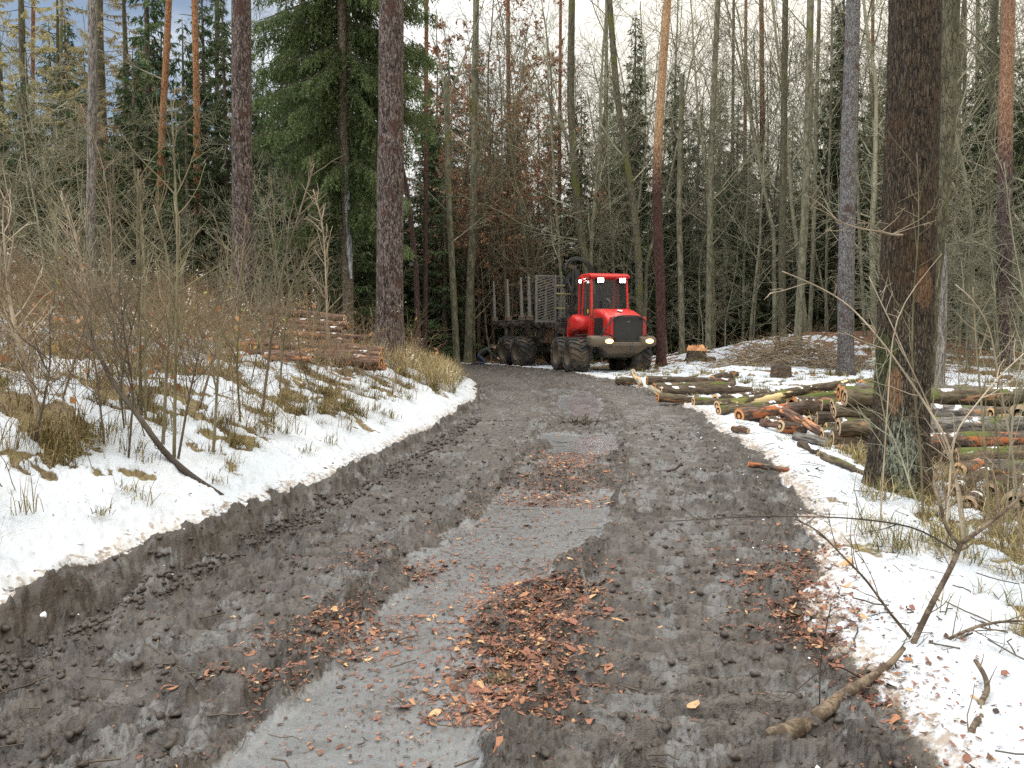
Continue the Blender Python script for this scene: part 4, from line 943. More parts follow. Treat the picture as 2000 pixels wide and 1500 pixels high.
    # lamps under the roof edge
    for y_ in (-.42, .50):
        b = MB(); b.box((fx1 + .12, o0 + y_, 3.63), (.10, .28, .18)); hs = part('lamp_housing', b, BLACK, bev=.02)
        b = MB(); b.box((fx1 + .174, o0 + y_, 3.63), (.014, .25, .16)); part('lamp_lens', b, LED, hs, bev=.02)
    b = MB(); b.box((fx1 - .95, ty0 - .17, 3.64), (.13, .10, .13)); hs = part('lamp_housing', b, BLACK, bev=.02)
    b = MB(); b.box((fx1 - .882, ty0 - .17, 3.64), (.012, .09, .11)); part('lamp_lens', b, LED, hs)
    # the load bed, stakes and gate behind the cab
    b = RMB()
    for s in (-1, 1): b.box((.1, s * .62, 1.88), (5.0, .20, .24))
    b.box((.2, -1.22, 1.93), (4.9, .10, .16))
    part('load_frame', b, DARK, bev=.02)
    for x in (-2.25, -.6, .9, 1.72):
        b = RMB(); b.box((x, 0, 2.04), (.22, 2.9, .20)); bo = part('bolster', b, DARK, bev=.02)
        b = RMB(); b.bar((x, -.5, 1.3), (x, -.5, 1.95), .2, .16); b.bar((x, .5, 1.3), (x, .5, 1.95), .2, .16); part('bed_post', b, DARK)
        for s in (-1, 1):
            b = RMB(); b.box((x, s * 1.36, 2.2), (.26, .24, .20)); k_ = part('stake_socket', b, MUDM, bo, bev=.02)
            b = RMB(); b.bar((x, s * 1.36, 2.25), (x, s * 1.40, 3.35), .105, .13); b.bar((x, s * 1.39, 3.25), (x, s * 1.42, 4.02), .075, .095); st = part('stake', b, STAKE, bev=.01)
    gx = 2.5; gate = RMB()
    for y in (-1.42, -.52, .52, 1.42): gate.bar((gx, y, 2.0), (gx, y, 4.0 if abs(y) > 1 or y < 0 else 3.95), .07, .10)
    for y in (-1.42, .52): gate.bar((gx, y, 4.0), (gx, y + .9, 4.0), .06, .06); gate.bar((gx, y, 2.05), (gx, y + .9, 2.05), .06, .08)
    gate.bar((gx, -.52, 4.0), (gx, -.10, 4.0), .06, .06); gate.bar((gx, -.10, 4.0), (gx, .10, 3.6), .06, .06)
    GATE = grimy('dark_gate_steel', (.15, .15, .145), .5, (.14, .11, .08), .3, 2.0); gt = part('load_gate', gate, GATE)
    for yy in (-1.42, .52):
        b = RMB(); sgn = 1 if yy < 0 else -1
        for k in range(20):
            z = 2.02 + k * .115
            for half in (0, 1):
                ya, yb = (yy + .03, yy + .45) if half == 0 else (yy + .45, yy + .88)
                za, zb_ = (z - .18, z - .05) if sgn > 0 else (z - .05, z - .18)
                dz = .13 if half else 0
                if sgn < 0: dz = -.13 if half else 0
                p, q = (gx, ya, min(max(za + dz, 2.05), 3.98)), (gx, yb, min(max(zb_ + dz, 2.05), 3.98))
                if abs(p[2] - q[2]) > .02: b.bar(p, q, .016, .034)
        part('gate_slats', b, GATE, gt)
    b = RMB()
    for y in np.linspace(-.44, .46, 11): b.bar((gx, y, 2.05), (gx, y, 4.0 if y < -.1 else 3.6), .022, .022)
    part('gate_bars', b, GATE, gt)
    for z in (3.6, 3.25, 2.62):
        b = RMB(); b.bar((gx + .05, -.48, z), (gx + .05, .52, z), .06, .07); part('gate_rail', b, YEL, gt)
    b = RMB(); b.tube([(gx + .35, -.05, 2.2), (gx + .35, -.05, 2.75)], .13, 12, True); b.box((gx + .4, .05, 2.12), (.5, .8, .2)); b.box((gx + .7, -.3, 1.75), (.5, .9, .5)); part('valve_block', b, DARK, bev=.02)
    # crane: pillar, folded boom, hose loop
    b = RMB(); b.bar((gx + .55, .35, 1.4), (gx + .55, .35, 3.0), .34, .34); b.bar((gx + .55, .35, 2.9), (gx + .45, .25, 4.25), .24, .26); part('crane_pillar', b, DARK, bev=.03)
    b = RMB(); b.bar((gx + .45, .22, 4.25), (gx - .1, -.05, 3.55), .20, .24); b.bar((gx + .45, .25, 4.3), (gx + .35, -.22, 4.45), .22, .18); b.tube([(gx + .5, .12, 3.1), (gx + .1, .0, 4.0)], .06, 8); part('crane_boom', b, DARK, bev=.02)
    for k in range(5):
        b = RMB(); o_ = k * .06; y_ = .30 + o_
        b.tube(ref_poly([Vector((gx + .5, -.30 + o_ * .3, 4.25)), Vector((gx + .5, -.18, 4.55 + .02 * k)), Vector((gx + .5, .25, 4.70 + .03 * k)), Vector((gx + .52, .62 + o_, 4.62)), Vector((gx + .55, .85 + o_, 4.28)), Vector((gx + .58, .86 + o_, 3.8))], 28), .036, 6); part('hydraulic_hose', b, BLACK, smooth=True)
    b = RMB(); b.tube(ref_poly([Vector((gx + .7, .0, 4.3)), Vector((gx + .75, -.06, 3.4)), Vector((gx + .75, -.10, 2.9)), Vector((gx + .8, -.02, 2.45)), Vector((gx + .8, .1, 2.3))], 24), .05, 7); part('hydraulic_hose', b, BLACK, smooth=True)
    # bark and twigs caught on the machine's middle
    g = np.random.default_rng(3); b = MB(); n = 160
    bs = rear(np.stack([g.uniform(2.2, 3.0, n), g.uniform(-.95, -.5, n), g.uniform(1.2, 1.75, n)], -1))
    cards(b, bs, g.normal(size=(n, 3)) + np.array([0, 0, -1.2]), g.uniform(.1, .3, n), g.uniform(.02, .05, n), g)
    part('caught_bark', b, twig_mat('caught_bark_strips', (.10, .055, .025), (.30, .17, .08)))
forwarder()

def person():
    d = 36.9; base = P(952, 705, d); zg = gz(base.x, d)
    V = {}; order = []; E = []; Rr = {}
    def nd(k, p, r, par=None):
        V[k] = len(order); order.append(p); Rr[k] = r
        if par: E.append((V[par], V[k]))
    nd('pelvis', (-.42, 0, .50), .15); nd('belly', (-.24, 0, .62), .155, 'pelvis'); nd('chest', (-.02, 0, .74), .165, 'belly'); nd('neck0', (.12, 0, .80), .075, 'chest'); nd('neck', (.18, 0, .83), .058, 'neck0')
    nd('head0', (.24, 0, .85), .085, 'neck'); nd('head1', (.31, 0, .86), .10, 'head0'); nd('head2', (.38, 0, .84), .075, 'head1'); nd('nose', (.41, 0, .79), .028, 'head1')
    for s, sx in ((-1, 'l'), (1, 'r')):
        nd('hip' + sx, (-.40, s * .10, .44), .115, 'pelvis'); nd('knee' + sx, (-.08 if s < 0 else -.22, s * .15, .12), .075, 'hip' + sx); nd('ank' + sx, (-.52 if s < 0 else -.62, s * .15, .09), .052, 'knee' + sx); nd('toe' + sx, (-.66 if s < 0 else -.76, s * .16, .05), .04, 'ank' + sx)
        nd('sh' + sx, (.02, s * .20, .74), .085, 'chest'); nd('el' + sx, (.22, s * .27, .50), .052, 'sh' + sx); nd('wr' + sx, (.44, s * .20, .34), .032, 'el' + sx); nd('palm' + sx, (.51, s * .19, .31), .036, 'wr' + sx)
        for k in range(4): nd('f%d' % k + sx, (.55, s * (.16 + .022 * k), .295), .010, 'palm' + sx); nd('g%d' % k + sx, (.585 + .008 * (k in (1, 2)), s * (.155 + .024 * k), .265), .008, 'f%d' % k + sx)
        nd('th' + sx, (.52, s * .145, .325), .011, 'palm' + sx); nd('ti' + sx, (.555, s * .13, .315), .009, 'th' + sx)
    me = bpy.data.meshes.new('person'); me.from_pydata(order, E, []); tmp = bpy.data.objects.new('tmp_person', me); COL.objects.link(tmp)
    md = tmp.modifiers.new('skin', 'SKIN'); 
    for k, i in V.items(): me.skin_vertices[0].data[i].radius = (Rr[k], Rr[k]); 
    me.skin_vertices[0].data[0].use_root = True
    sb = tmp.modifiers.new('sub', 'SUBSURF'); sb.levels = 2; sb.render_levels = 2
    bpy.context.view_layer.update(); dg = bpy.context.evaluated_depsgraph_get()
    me2 = bpy.data.meshes.new_from_object(tmp.evaluated_get(dg)); bpy.data.objects.remove(tmp)
    me2.materials.clear()
    cols = [('dark_green_jacket', (.028, .034, .026)), ('blue_jeans', (.035, .05, .09)), ('work_boots', (.035, .025, .02)), ('skin', (.50, .30, .22))]
    for n, c in cols:
        m, t, b = mat(n, c, .8); oc = t.n('ShaderNodeTexCoord').outputs['Object']; t.link(t.mix(t.noise(oc, 9, 4), tuple(x * .7 for x in c), tuple(x * 1.3 for x in c)), b.inputs['Base Color']); me2.materials.append(m)
    for p in me2.polygons:
        c = p.center; k = 0
        if c.x > .46 and c.z < .4 or c.x > .20 and c.z > .70 and c.x > .17: k = 3
        elif c.x < -.34 and c.z < .56 or c.z < .36 and c.x < .05: k = 1
        if c.x < -.5 and c.z < .16: k = 2
        p.material_index = k; p.use_smooth = True
    o = link('person', me2, None, (base.x, d, zg)); tag(o, 'person kneeling in dark jacket and blue jeans, reaching to the forwarder wheel', 'person')
    h = MB(); hr = []
    for i in range(6):
        a = i / 5 * math.pi / 2; hr.append([(.285 + .108 * math.cos(a) * math.cos(t) - .02, .108 * math.cos(a) * math.sin(t), .875 + .085 * math.sin(a)) for t in np.linspace(0, 2 * math.pi, 14, endpoint=False)])
    loft(h, hr); h.box((.40, 0, .885), (.10, .13, .015)); link('cap', h.mesh('cap', mat('olive_cap', (.06, .06, .03), .9)[0]), o)
    for s in (-1, 1):
        b = MB(); b.tube([(.365, s * .035, .855), (.385, s * .035, .85)], .011, 8, True); link('eye', b.mesh('eye', mat('dark_eye', (.02, .015, .012), .3)[0]), o)
        b = MB(); b.tube([(.27, s * .085, .84), (.275, s * .108, .85)], .026, 8, True); link('ear', b.mesh('ear', me2.materials[3]), o)
person()
# ------------------------------------------------------------------ logs, stumps, brush
def hit(px, py, d0=2.2, d1=60):
    """where the sight line through a pixel meets the ground"""
    ds = np.linspace(d0, d1, 700); q = np.array([tuple(P(px, py, k)) for k in ds]); z = land(q[:, 0], q[:, 1], False)[0]
    b = np.nonzero(q[:, 2] < z)[0]
    return Vector(q[b[0]]) if len(b) else Vector(q[-1])
def log_bark(name, a, b_, inner, amount, moss=0.0, snow=0.0, stretch=.22):
    m, t, b = mat(name, rough=.85, spec=.25)
    oc = t.n('ShaderNodeTexCoord').outputs['Object']; rnd = t.n('ShaderNodeObjectInfo').outputs['Random']
    sh = t.n('ShaderNodeVectorMath', operation='ADD'); t.link(oc, sh.inputs[0]); cmb = t.n('ShaderNodeCombineXYZ'); t.link(t.math('MULTIPLY', rnd, 37.0), cmb.inputs[0]); t.link(cmb.outputs[0], sh.inputs[1])
    v = t.mapping(sh.outputs[0], (stretch, 1, 1)); n1 = t.noise(v, 24, 5, .65); n2 = t.noise(v, 5.5, 5, .6); n3 = t.noise(sh.outputs[0], 40, 3)
    col = t.mix(t.ramp(n1, .36, .64), a, b_)
    if amount:
        k = t.ramp(t.math('ADD', n2, t.math('MULTIPLY', t.math('SUBTRACT', n1, .5), .25)), .66 - .2 * amount, .70 - .2 * amount)
        col = t.mix(k, col, t.mix(n3, inner, tuple(min(1, c * 1.9) for c in inner)))
    nrm = t.n('ShaderNodeNewGeometry').outputs['Normal']; sp = t.n('ShaderNodeSeparateXYZ'); t.link(nrm, sp.inputs[0]); up = sp.outputs[2]
    if moss: col = t.mix(t.math('MULTIPLY', t.ramp(t.math('ADD', t.noise(sh.outputs[0], 2.2, 5), t.math('MULTIPLY', up, .12)), .66 - .25 * moss, .72 - .2 * moss), .85), col, t.mix(n3, (.05, .07, .012), (.13, .16, .03)))
    if snow: col = t.mix(t.math('MULTIPLY', t.ramp(t.noise(sh.outputs[0], 3.2, 4), .62 - .1 * snow, .66 - .1 * snow), t.ramp(up, .45, .75)), col, (.84, .86, .89))
    t.link(col, b.inputs['Base Color']); t.link(t.bump(n1, .8, .02), b.inputs['Normal'])
    return m
LB = dict(
    dark=log_bark('dark_log_bark', (.034, .024, .017), (.115, .085, .058), (.22, .10, .05), .18, .0, .5),
    olive=log_bark('olive_log_bark', (.050, .040, .026), (.16, .125, .080), (.25, .13, .07), .16, .18, .45),
    moss=log_bark('mossy_log_bark', (.045, .040, .022), (.13, .11, .06), (.50, .33, .16), .2, .85, .2),
    red=log_bark('log_with_torn_red_bark', (.046, .032, .024), (.14, .105, .085), (.25, .085, .034), .50, .12, .45),
    grey=log_bark('furrowed_grey_log_bark', (.040, .036, .032), (.20, .185, .165), (.26, .11, .05), .28, .15, .7),
    split=log_bark('split_log_bark', (.040, .030, .020), (.12, .09, .06), (.60, .42, .22), .58, .2, .2),
    pine=log_bark('pine_log_bark', (.055, .030, .022), (.19, .115, .085), (.34, .16, .08), .40, 0, .15),
    pale=log_bark('pale_log_bark', (.16, .13, .09), (.36, .31, .23), (.45, .3, .16), .2),
)
def cut_mat(name, a, b_, ring):
    m, t, b = mat(name, rough=.75, spec=.25)
    oc = t.n('ShaderNodeTexCoord').outputs['Object']; ln = t.n('ShaderNodeVectorMath', operation='LENGTH'); t.link(oc, ln.inputs[0])
    n = t.noise(oc, 6, 4); s = t.math('SINE', t.math('MULTIPLY', t.math('ADD', ln.outputs['Value'], t.math('MULTIPLY', n, .02)), 420.0))
    col = t.mix(t.ramp(n, .3, .7), a, b_); col = t.mix(t.math('MULTIPLY', t.ramp(s, .2, 1.0), .45), col, ring)
    t.link(t.mix(t.ramp(t.noise(oc, 17, 4), .62, .74), col, (.16, .10, .06)), b.inputs['Base Color'])
    return m
CUT = dict(fresh=cut_mat('fresh_cut_wood', (.50, .31, .16), (.62, .42, .24), (.36, .20, .10)), orange=cut_mat('orange_cut_wood', (.46, .20, .08), (.58, .30, .13), (.32, .13, .05)), tan=cut_mat('weathered_cut_wood', (.36, .25, .15), (.50, .37, .24), (.26, .17, .10)))
def log(p0, p1, r, bk='dark', cut='fresh', label='log', group=None, seed=0, both=True, obj='log', sides=14, tilt=.0):
    p0 = Vector(p0); p1 = Vector(p1); ax = p1 - p0; L = ax.length
    e = empty(obj, p0); e.rotation_mode = 'QUATERNION'; e.rotation_quaternion = ax.to_track_quat('X', 'Z'); tag(e, label, 'log', group)
    g = np.random.default_rng(seed); n = max(8, int(L / .16)); x = np.linspace(0, L, n)
    bend = np.cumsum(g.normal(size=(n, 2)) * .0035, 0); bend -= np.linspace(0, 1, n)[:, None] * bend[-1]
    pts = np.stack([x, bend[:, 0] * 2, bend[:, 1] * 2], -1)
    A, X = np.meshgrid(np.arange(sides) / sides * 2 * np.pi, x)
    dsp = 1 + .14 * (fbm(np.cos(A) * 1.2 + 5 + seed, X * 1.5 + np.sin(A) * 1.2, 3, seed) - .5) + .12 * (fbm(A * 3, X * 5, 2, seed + 4) - .5)
    rad = r * np.linspace(1.05, .94, n)
    b = MB(); b.tube(pts, rad, sides, False, 0, 0, dsp); me = b.mesh('bark', LB[bk]); link('bark', me, e)
    for end, s in ((0, -1), (n - 1, 1)) if both else ((0, -1),):
        rr = rad[end] * dsp[end] * .985; an = np.arange(sides) / sides * 2 * np.pi
        # follow the tube's own section
        sec = np.concatenate(b.v)[end * sides:(end + 1) * sides].astype(float); c = sec.mean(0)
        d = MB(); v = np.concatenate([[(s * .012, 0, 0)], (sec - c) * .6 + [s * .009, 0, 0], (sec - c) * .985 + [s * .002, 0, 0]]); v[:, 0] -= 0
        k = np.arange(sides); k2 = (k + 1) % sides
        d.add(v, np.stack([1 + k, 1 + k2, 1 + sides + k2, 1 + sides + k], -1), np.stack([np.zeros(sides, int), 1 + k, 1 + k2], -1))
        link('cut_end', d.mesh('cut_end', CUT[cut]), e, tuple(c))
    return e
def px_log(x0, y0, x1, y1, rp, d0, d1, bk, cut, label, seed, group=None, **k):
    for _ in range(40):           # nearer along the sight line until it lies on the ground
        a_, b_ = P(x0, y0, d0), P(x1, y1, d1); r_ = rp * (d0 + d1) / 2 / F
        if min(a_.z - gz(a_.x, a_.y), b_.z - gz(b_.x, b_.y)) > r_ * .62: break
        d0 *= .988; d1 *= .988
    return log(P(x0, y0, d0), P(x1, y1, d1), rp * (d0 + d1) / 2 / F, bk, cut, label, group, seed, **k)
def right_logs():
    L = [
        (1204, 743, 1246, 746, 7.5, 25.5, 25.2, 'olive', 'orange', 'short log with a pale orange end at the road edge before the forwarder tyre'),
        (1235, 725, 1252, 752, 5.5, 25.0, 24.0, 'pale', 'fresh', 'pale barkless pole leaning up against the front log heap near the forwarder tyre'),
        (1264, 743, 1434, 747, 9.0, 25.2, 25.6, 'dark', 'orange', 'long dark log on top of the heap closest to the forwarder tyre'),
        (1390, 741, 1437, 730, 8.0, 26.0, 27.0, 'dark', 'fresh', 'thin dark log tilting up at the back of the heap near the forwarder'),
        (1278, 756, 1432, 752, 7.5, 24.6, 25.0, 'olive', 'orange', 'second log from the top of the heap near the forwarder, torn orange spots'),
        (1290, 764, 1468, 764, 8.5, 23.6, 23.9, 'dark', 'fresh', 'long smooth dark log sticking out right from the heap near the forwarder'),
        (1284, 776, 1362, 778, 8.5, 22.8, 23.0, 'olive', 'orange', 'half sunken log at the foot of the heap near the forwarder'),
        (1270, 757, 1288, 770, 6.5, 24.3, 23.7, 'pale', 'fresh', 'stubby bright log end wedged under the heap near the forwarder'),
        (1354, 784, 1470, 788, 10, 21.2, 21.5, 'olive', 'fresh', 'log with a bright round cut facing the road, beside the grass at the road edge'),
        (1397, 782, 1450, 780, 12, 20.8, 21.2, 'dark', 'fresh', 'thick short log with a bright sawn face amid the middle heap'),
        (1425, 778, 1580, 764, 8.5, 20.6, 21.6, 'dark', 'fresh', 'dark log lying straight under the long split log of the middle heap'),
        (1400, 792, 1666, 748, 9.5, 20.2, 22.0, 'split', 'fresh', 'very long split log with pale torn wood along it, across the middle heap'),
        (1500, 788, 1690, 762, 9, 20.0, 21.5, 'moss', 'tan', 'green mossy log pointing right behind the long split log'),
        (1506, 788, 1556, 782, 6.5, 19.4, 19.8, 'pale', 'fresh', 'thin pole with a small pale round end in the middle heap'),
        (1404, 802, 1512, 790, 9, 19.6, 20.2, 'olive', 'fresh', 'olive log low in the middle heap with snow beside its end'),
        (1444, 812, 1565, 796, 14, 18.0, 18.7, 'red', 'orange', 'thick log with snow on its top and reddish torn bark, front of the middle heap'),
        (1548, 795, 1665, 794, 19, 18.2, 18.8, 'dark', 'orange', 'fattest log of the middle heap, dark with an orange stripe and yellow splinters'),
        (1600, 824, 1662, 806, 12, 15.6, 16.4, 'dark', 'fresh', 'dark log tilted under the one with the big round pale face'),
        (1636, 806, 1735, 812, 14, 15.2, 15.6, 'red', 'fresh', 'log with a big round pale cut face just left of the biggest trunk'),
        (1530, 803, 1613, 850, 9.5, 14.8, 13.8, 'pine', 'orange', 'scaly log leaning down across the front of the stacked logs'),
        (1498, 822, 1560, 818, 9.5, 16.2, 16.4, 'dark', 'tan', 'dark log behind the leaning scaly log, snow patch at its end'),
        (1524, 832, 1570, 838, 12, 14.9, 15.2, 'red', 'tan', 'log with a narrow upright cut end in front of the snow patch'),
        (1485, 826, 1530, 830, 8, 15.6, 15.3, 'pine', 'tan', 'thin reddish log at the left foot of the leaning scaly log'),
        (1552, 852, 1620, 868, 10, 13.6, 13.2, 'grey', 'tan', 'grey log lying on the snow below the leaning scaly log'),
        (1580, 822, 1740, 826, 11, 14.6, 14.9, 'grey', 'fresh', 'long furrowed grey log right of the leaning scaly log'),
        (1432, 836, 1462, 842, 6.5, 14.2, 13.9, 'pine', 'fresh', 'short broken log chunk lying alone on the snow beside the road'),
        (1606, 892, 1690, 922, 7.5, 11.4, 10.6, 'olive', 'tan', 'thin half buried log pointing at the foot of the biggest trunk'),
        (1560, 868, 1600, 886, 7, 12.4, 12.0, 'dark', 'tan', 'dark rotten log half sunk in snow left of the stack'),
        (1462, 908, 1540, 917, 5.5, 9.7, 9.6, 'red', 'orange', 'dark red stick-thin log lying at the muddy road edge'),
        (1684, 752, 1712, 748, 10, 20.0, 20.6, 'split', 'orange', 'short splintered orange chunk beside the biggest trunk above the mossy log'),
    ]
    for i, a in enumerate(L): px_log(*a[:9], a[9], 200 + i)
    # the big stack behind the biggest trunk
    g = np.random.default_rng(9); k = 0
    b0 = R(-8.5); axv = Vector((math.cos(b0), math.sin(b0), 0)); nv = Vector((-axv.y, axv.x, 0))
    for lay in range(5):
        m = 6 - lay // 2
        for j in range(m):
            r = g.uniform(.095, .15); off = -.55 + j * .30 + (.15 if lay % 2 else 0) + g.uniform(-.04, .04) + lay * .05
            st = Vector((4.95 + .06 * lay, 12.4, 0)) + nv * off + axv * g.uniform(-.12, .22)
            z = gz(6.5, 12.4) + .12 + lay * .205 + g.uniform(-.03, .03)
            ln = g.uniform(3.6, 4.4)
            p0 = Vector((st.x, st.y, z)); p1 = p0 + axv * ln + Vector((0, g.uniform(-.12, .12), g.uniform(-.06, .10)))
            log(p0, p1, r, ('red', 'grey', 'dark', 'olive')[int(g.integers(4))], ('tan', 'tan', 'fresh', 'orange')[int(g.integers(4))], 'long log in the big stack right of the biggest trunk', 'logs of the big stack', 300 + k); k += 1
    T = [
        (1808, 784, 1945, 790, 16, 12.2, 12.0, 'dark', 'orange', 'top log of the big stack with a splintered orange left end'),
        (1800, 806, 1990, 812, 18, 11.6, 11.3, 'grey', 'orange', 'grey furrowed log with snow specks near the top of the big stack'),
        (1790, 836, 2010, 832, 21, 11.0, 10.7, 'grey', 'tan', 'thick pale grey lichen-spotted log in the upper front of the big stack'),
        (1798, 864, 2060, 858, 17, 10.6, 10.2, 'red', 'orange', 'log stripped to bright orange inner bark in the front of the big stack'),
        (1870, 892, 2080, 888, 19, 10.2, 9.8, 'olive', 'tan', 'mossy furrowed log below the bright orange stripped log'),
        (1912, 916, 2090, 912, 18, 9.9, 9.5, 'grey', 'tan', 'log with a big snow patch low in the big stack'),
        (1925, 944, 2100, 940, 18, 9.6, 9.2, 'dark', 'tan', 'black wet log low in the big stack under the snowy one'),
        (1946, 790, 2040, 782, 14, 12.0, 12.2, 'split', 'fresh', 'split log with pale yellow jagged end on top of the big stack'),
        (1935, 806, 2060, 806, 13, 11.2, 11.4, 'split', 'fresh', 'log with bright bare wood beside green moss near the stack top'),
        (1990, 812, 2080, 806, 22, 11.0, 11.4, 'moss', 'tan', 'bright green mossy log at the frame edge of the big stack'),
    ]
    for i, a in enumerate(T): px_log(*a[:9], a[9], 400 + i)
    N = [
        (1928, 962, 2010, 925, 17, 8.6, 10.6, 'olive', 'tan', 'log whose brown sawn end faces the camera low in the near stack'),
        (1984, 982, 2060, 935, 22, 8.2, 10.2, 'grey', 'tan', 'widest brown sawn end facing the camera at the foot of the near stack'),
        (1890, 985, 1960, 940, 15, 8.5, 10.4, 'dark', 'tan', 'log end among the dry grass just right of the biggest trunk'),
        (1862, 958, 1930, 922, 14, 9.0, 10.9, 'dark', 'fresh', 'smaller log end hidden by stems right of the biggest trunk'),
        (1872, 918, 1960, 898, 14, 9.3, 10.8, 'red', 'fresh', 'log end with a pale rim above the dry grass of the near stack'),
    ]
    for i, a in enumerate(N): px_log(*a[:9], a[9], 450 + i)
right_logs()
def left_logs():
    L = [
        (520, 604, 673, 622, 8.5, 21.0, 20.6, 'fresh', 'topmost log of the left pile with a bright peeled right end'),
        (470, 606, 560, 612, 8, 21.4, 21.2, 'tan', 'log poking up at the far back of the left pile'),
        (500, 622, 680, 636, 8, 20.2, 19.8, 'orange', 'second log from the top of the left pile'),
        (480, 634, 668, 645, 7, 19.6, 19.4, 'tan', 'thin dark log just below the two top logs of the left pile'),
        (490, 640, 720, 660, 6, 19.2, 18.6, 'tan', 'pale greyish pole in the middle of the left pile'),
        (470, 650, 690, 668, 7, 18.6, 18.0, 'orange', 'log with a rough orange end in the middle of the left pile'),
        (460, 664, 700, 678, 7, 18.0, 17.4, 'orange', 'log with pale stripes where bark is torn, left pile'),
        (480, 672, 746, 686, 8.5, 17.4, 16.9, 'orange', 'long log with a red-brown end reaching right of the rest, left pile'),
        (540, 684, 742, 695, 9, 16.9, 16.5, 'fresh', 'log resting on the fat lowest log of the left pile'),
        (600, 696, 744, 708, 12.5, 16.6, 16.2, 'orange', 'fat lowest log in front of the left pile'),
        (520, 694, 610, 700, 9, 16.8, 16.5, 'tan', 'short log low at the front of the left pile'),
        (690, 712, 752, 716, 9, 16.0, 15.9, 'orange', 'short stub of log sunk in grass before the left pile'),
    ]
    for i, a in enumerate(L): px_log(*a[:7], 'pine', a[7], a[8], 500 + i)
    g = np.random.default_rng(4)
    for i in range(8):
        x = g.uniform(430, 520); y = g.uniform(640, 690); d = 20.5 - (y - 600) * .045
        px_log(x, y, x + g.uniform(90, 150), y + 6, 7, d, d - .3, 'pine', 'tan', 'log deep inside the left pile behind the twigs', 520 + i, 'inner logs of the left pile')
left_logs()

def stump(px, py, rp, h, d, label, top='red', seed=1):
    b0 = P(px, py, d); b0.z = gz(b0.x, d); e = empty('tree_stump', b0); tag(e, label, 'stump'); r = rp * d / F; g = np.random.default_rng(seed)
    n = 26; zz = np.linspace(-.15, h, 12); A, Z = np.meshgrid(np.arange(n) / n * 2 * np.pi, zz)
    dsp = 1 + .3 * (fbm(np.cos(A) * 1.3 + seed, np.sin(A) * 1.3 + Z, 3, seed) - .5) + .35 * np.exp(-np.clip(Z, 0, 9) / .16) * (.6 + .5 * np.cos(A * 4 + seed)) 
    b = MB(); b.tube(np.stack([zz * 0, zz * 0, zz], -1), r, n, False, 0, 0, dsp); link('bark', b.mesh('bark', LB['dark']), e)
    sec = np.concatenate(b.v)[-n:].astype(float); d_ = MB(); rings = [sec * [1, 1, 1]]
    for f in (.85, .6, .35, .1):
        q = sec.copy(); q[:, :2] *= f; q[:, 2] += g.uniform(-.01, .05, n) + (g.uniform(.0, .22, n) if top == 'red' else 0); rings.append(q)
    loft(d_, rings, False)
    if top == 'red':
        for _ in range(46):
            a = g.uniform(0, 6.28); q = np.array([math.cos(a), math.sin(a), 0]) * r * g.uniform(.3, 1.0); q[2] = h - .03; hh = g.uniform(.10, .30)
            d_.tube([q, q + [0, 0, hh * .6], q + [g.normal() * .03, g.normal() * .03, hh]], [.035, .025, .004], 4)
    link('cut_top', d_.mesh('cut_top', {'red': twig_mat('splintered_orange_wood', (.34, .13, .05), (.62, .34, .17)), 'dark': twig_mat('rotten_wood', (.035, .026, .02), (.11, .08, .055))}[top]), e)
stump(1360, 716, 19, .42, 31.5, 'old dark stump with a fresh splintered orange top beyond the logs', 'red', 3)
stump(1525, 748, 18, .30, 23.6, 'dark rotten stump with a moss tuft in front of the brush pile', 'dark', 5)
stump(1388, 716, 8, .16, 31.0, 'small dark stump half sunk in snow beside the orange-topped stump', 'dark', 7)
stump(720, 690, 10, .2, 18.0, 'low old stump in the grass at the foot of the thickest larch', 'dark', 8)

def brush_pile(px, py, d, wid, hgt, n, label, seed, dep=2.2):
    g = np.random.default_rng(seed); c = P(px, py, d); b = MB()
    for _ in range(n):
        a = g.uniform(0, math.pi); x = g.normal() * wid * .36; y = g.normal() * dep * .3
        top = hgt * math.exp(-(x / (wid * .45)) ** 2 - (y / (dep * .5)) ** 2)
        p = np.array([c.x + x, d + y, 0]); p[2] = gz(p[0], p[1]) + g.uniform(.02, 1) * top
        L = g.uniform(.5, 1.9); dr = np.array([math.cos(a) * g.choice([-1, 1]), math.sin(a) * .6, g.normal() * .34]); t = np.linspace(-.5, .5, 5)[:, None]
        q = p + dr * L * t + np.cumsum(g.normal(size=(5, 3)) * .05, 0); b.tube(q, np.linspace(.016, .004, 5) * g.uniform(.5, 1.6), 4)
        for _ in range(2):
            i = g.integers(1, 4); b.tube([q[i], q[i] + dr * .2 + g.normal(size=3) * .12, q[i] + dr * .4 + g.normal(size=3) * .2], [.006, .004, .002], 3)
    o = link('brush_pile', b.mesh('brush_pile', TW['brown'])); tag(o, label, 'brush pile'); o['label'] = label
    return o
brush_pile(1535, 730, 27.5, 3.9, 1.15, 430, 'wide heap of cut dark branches on the snow before the bent beech', 2)
brush_pile(1640, 745, 26, 1.6, .3, 90, 'small scatter of cut twigs at the foot of the grey spruce trunk', 6, 1.2)
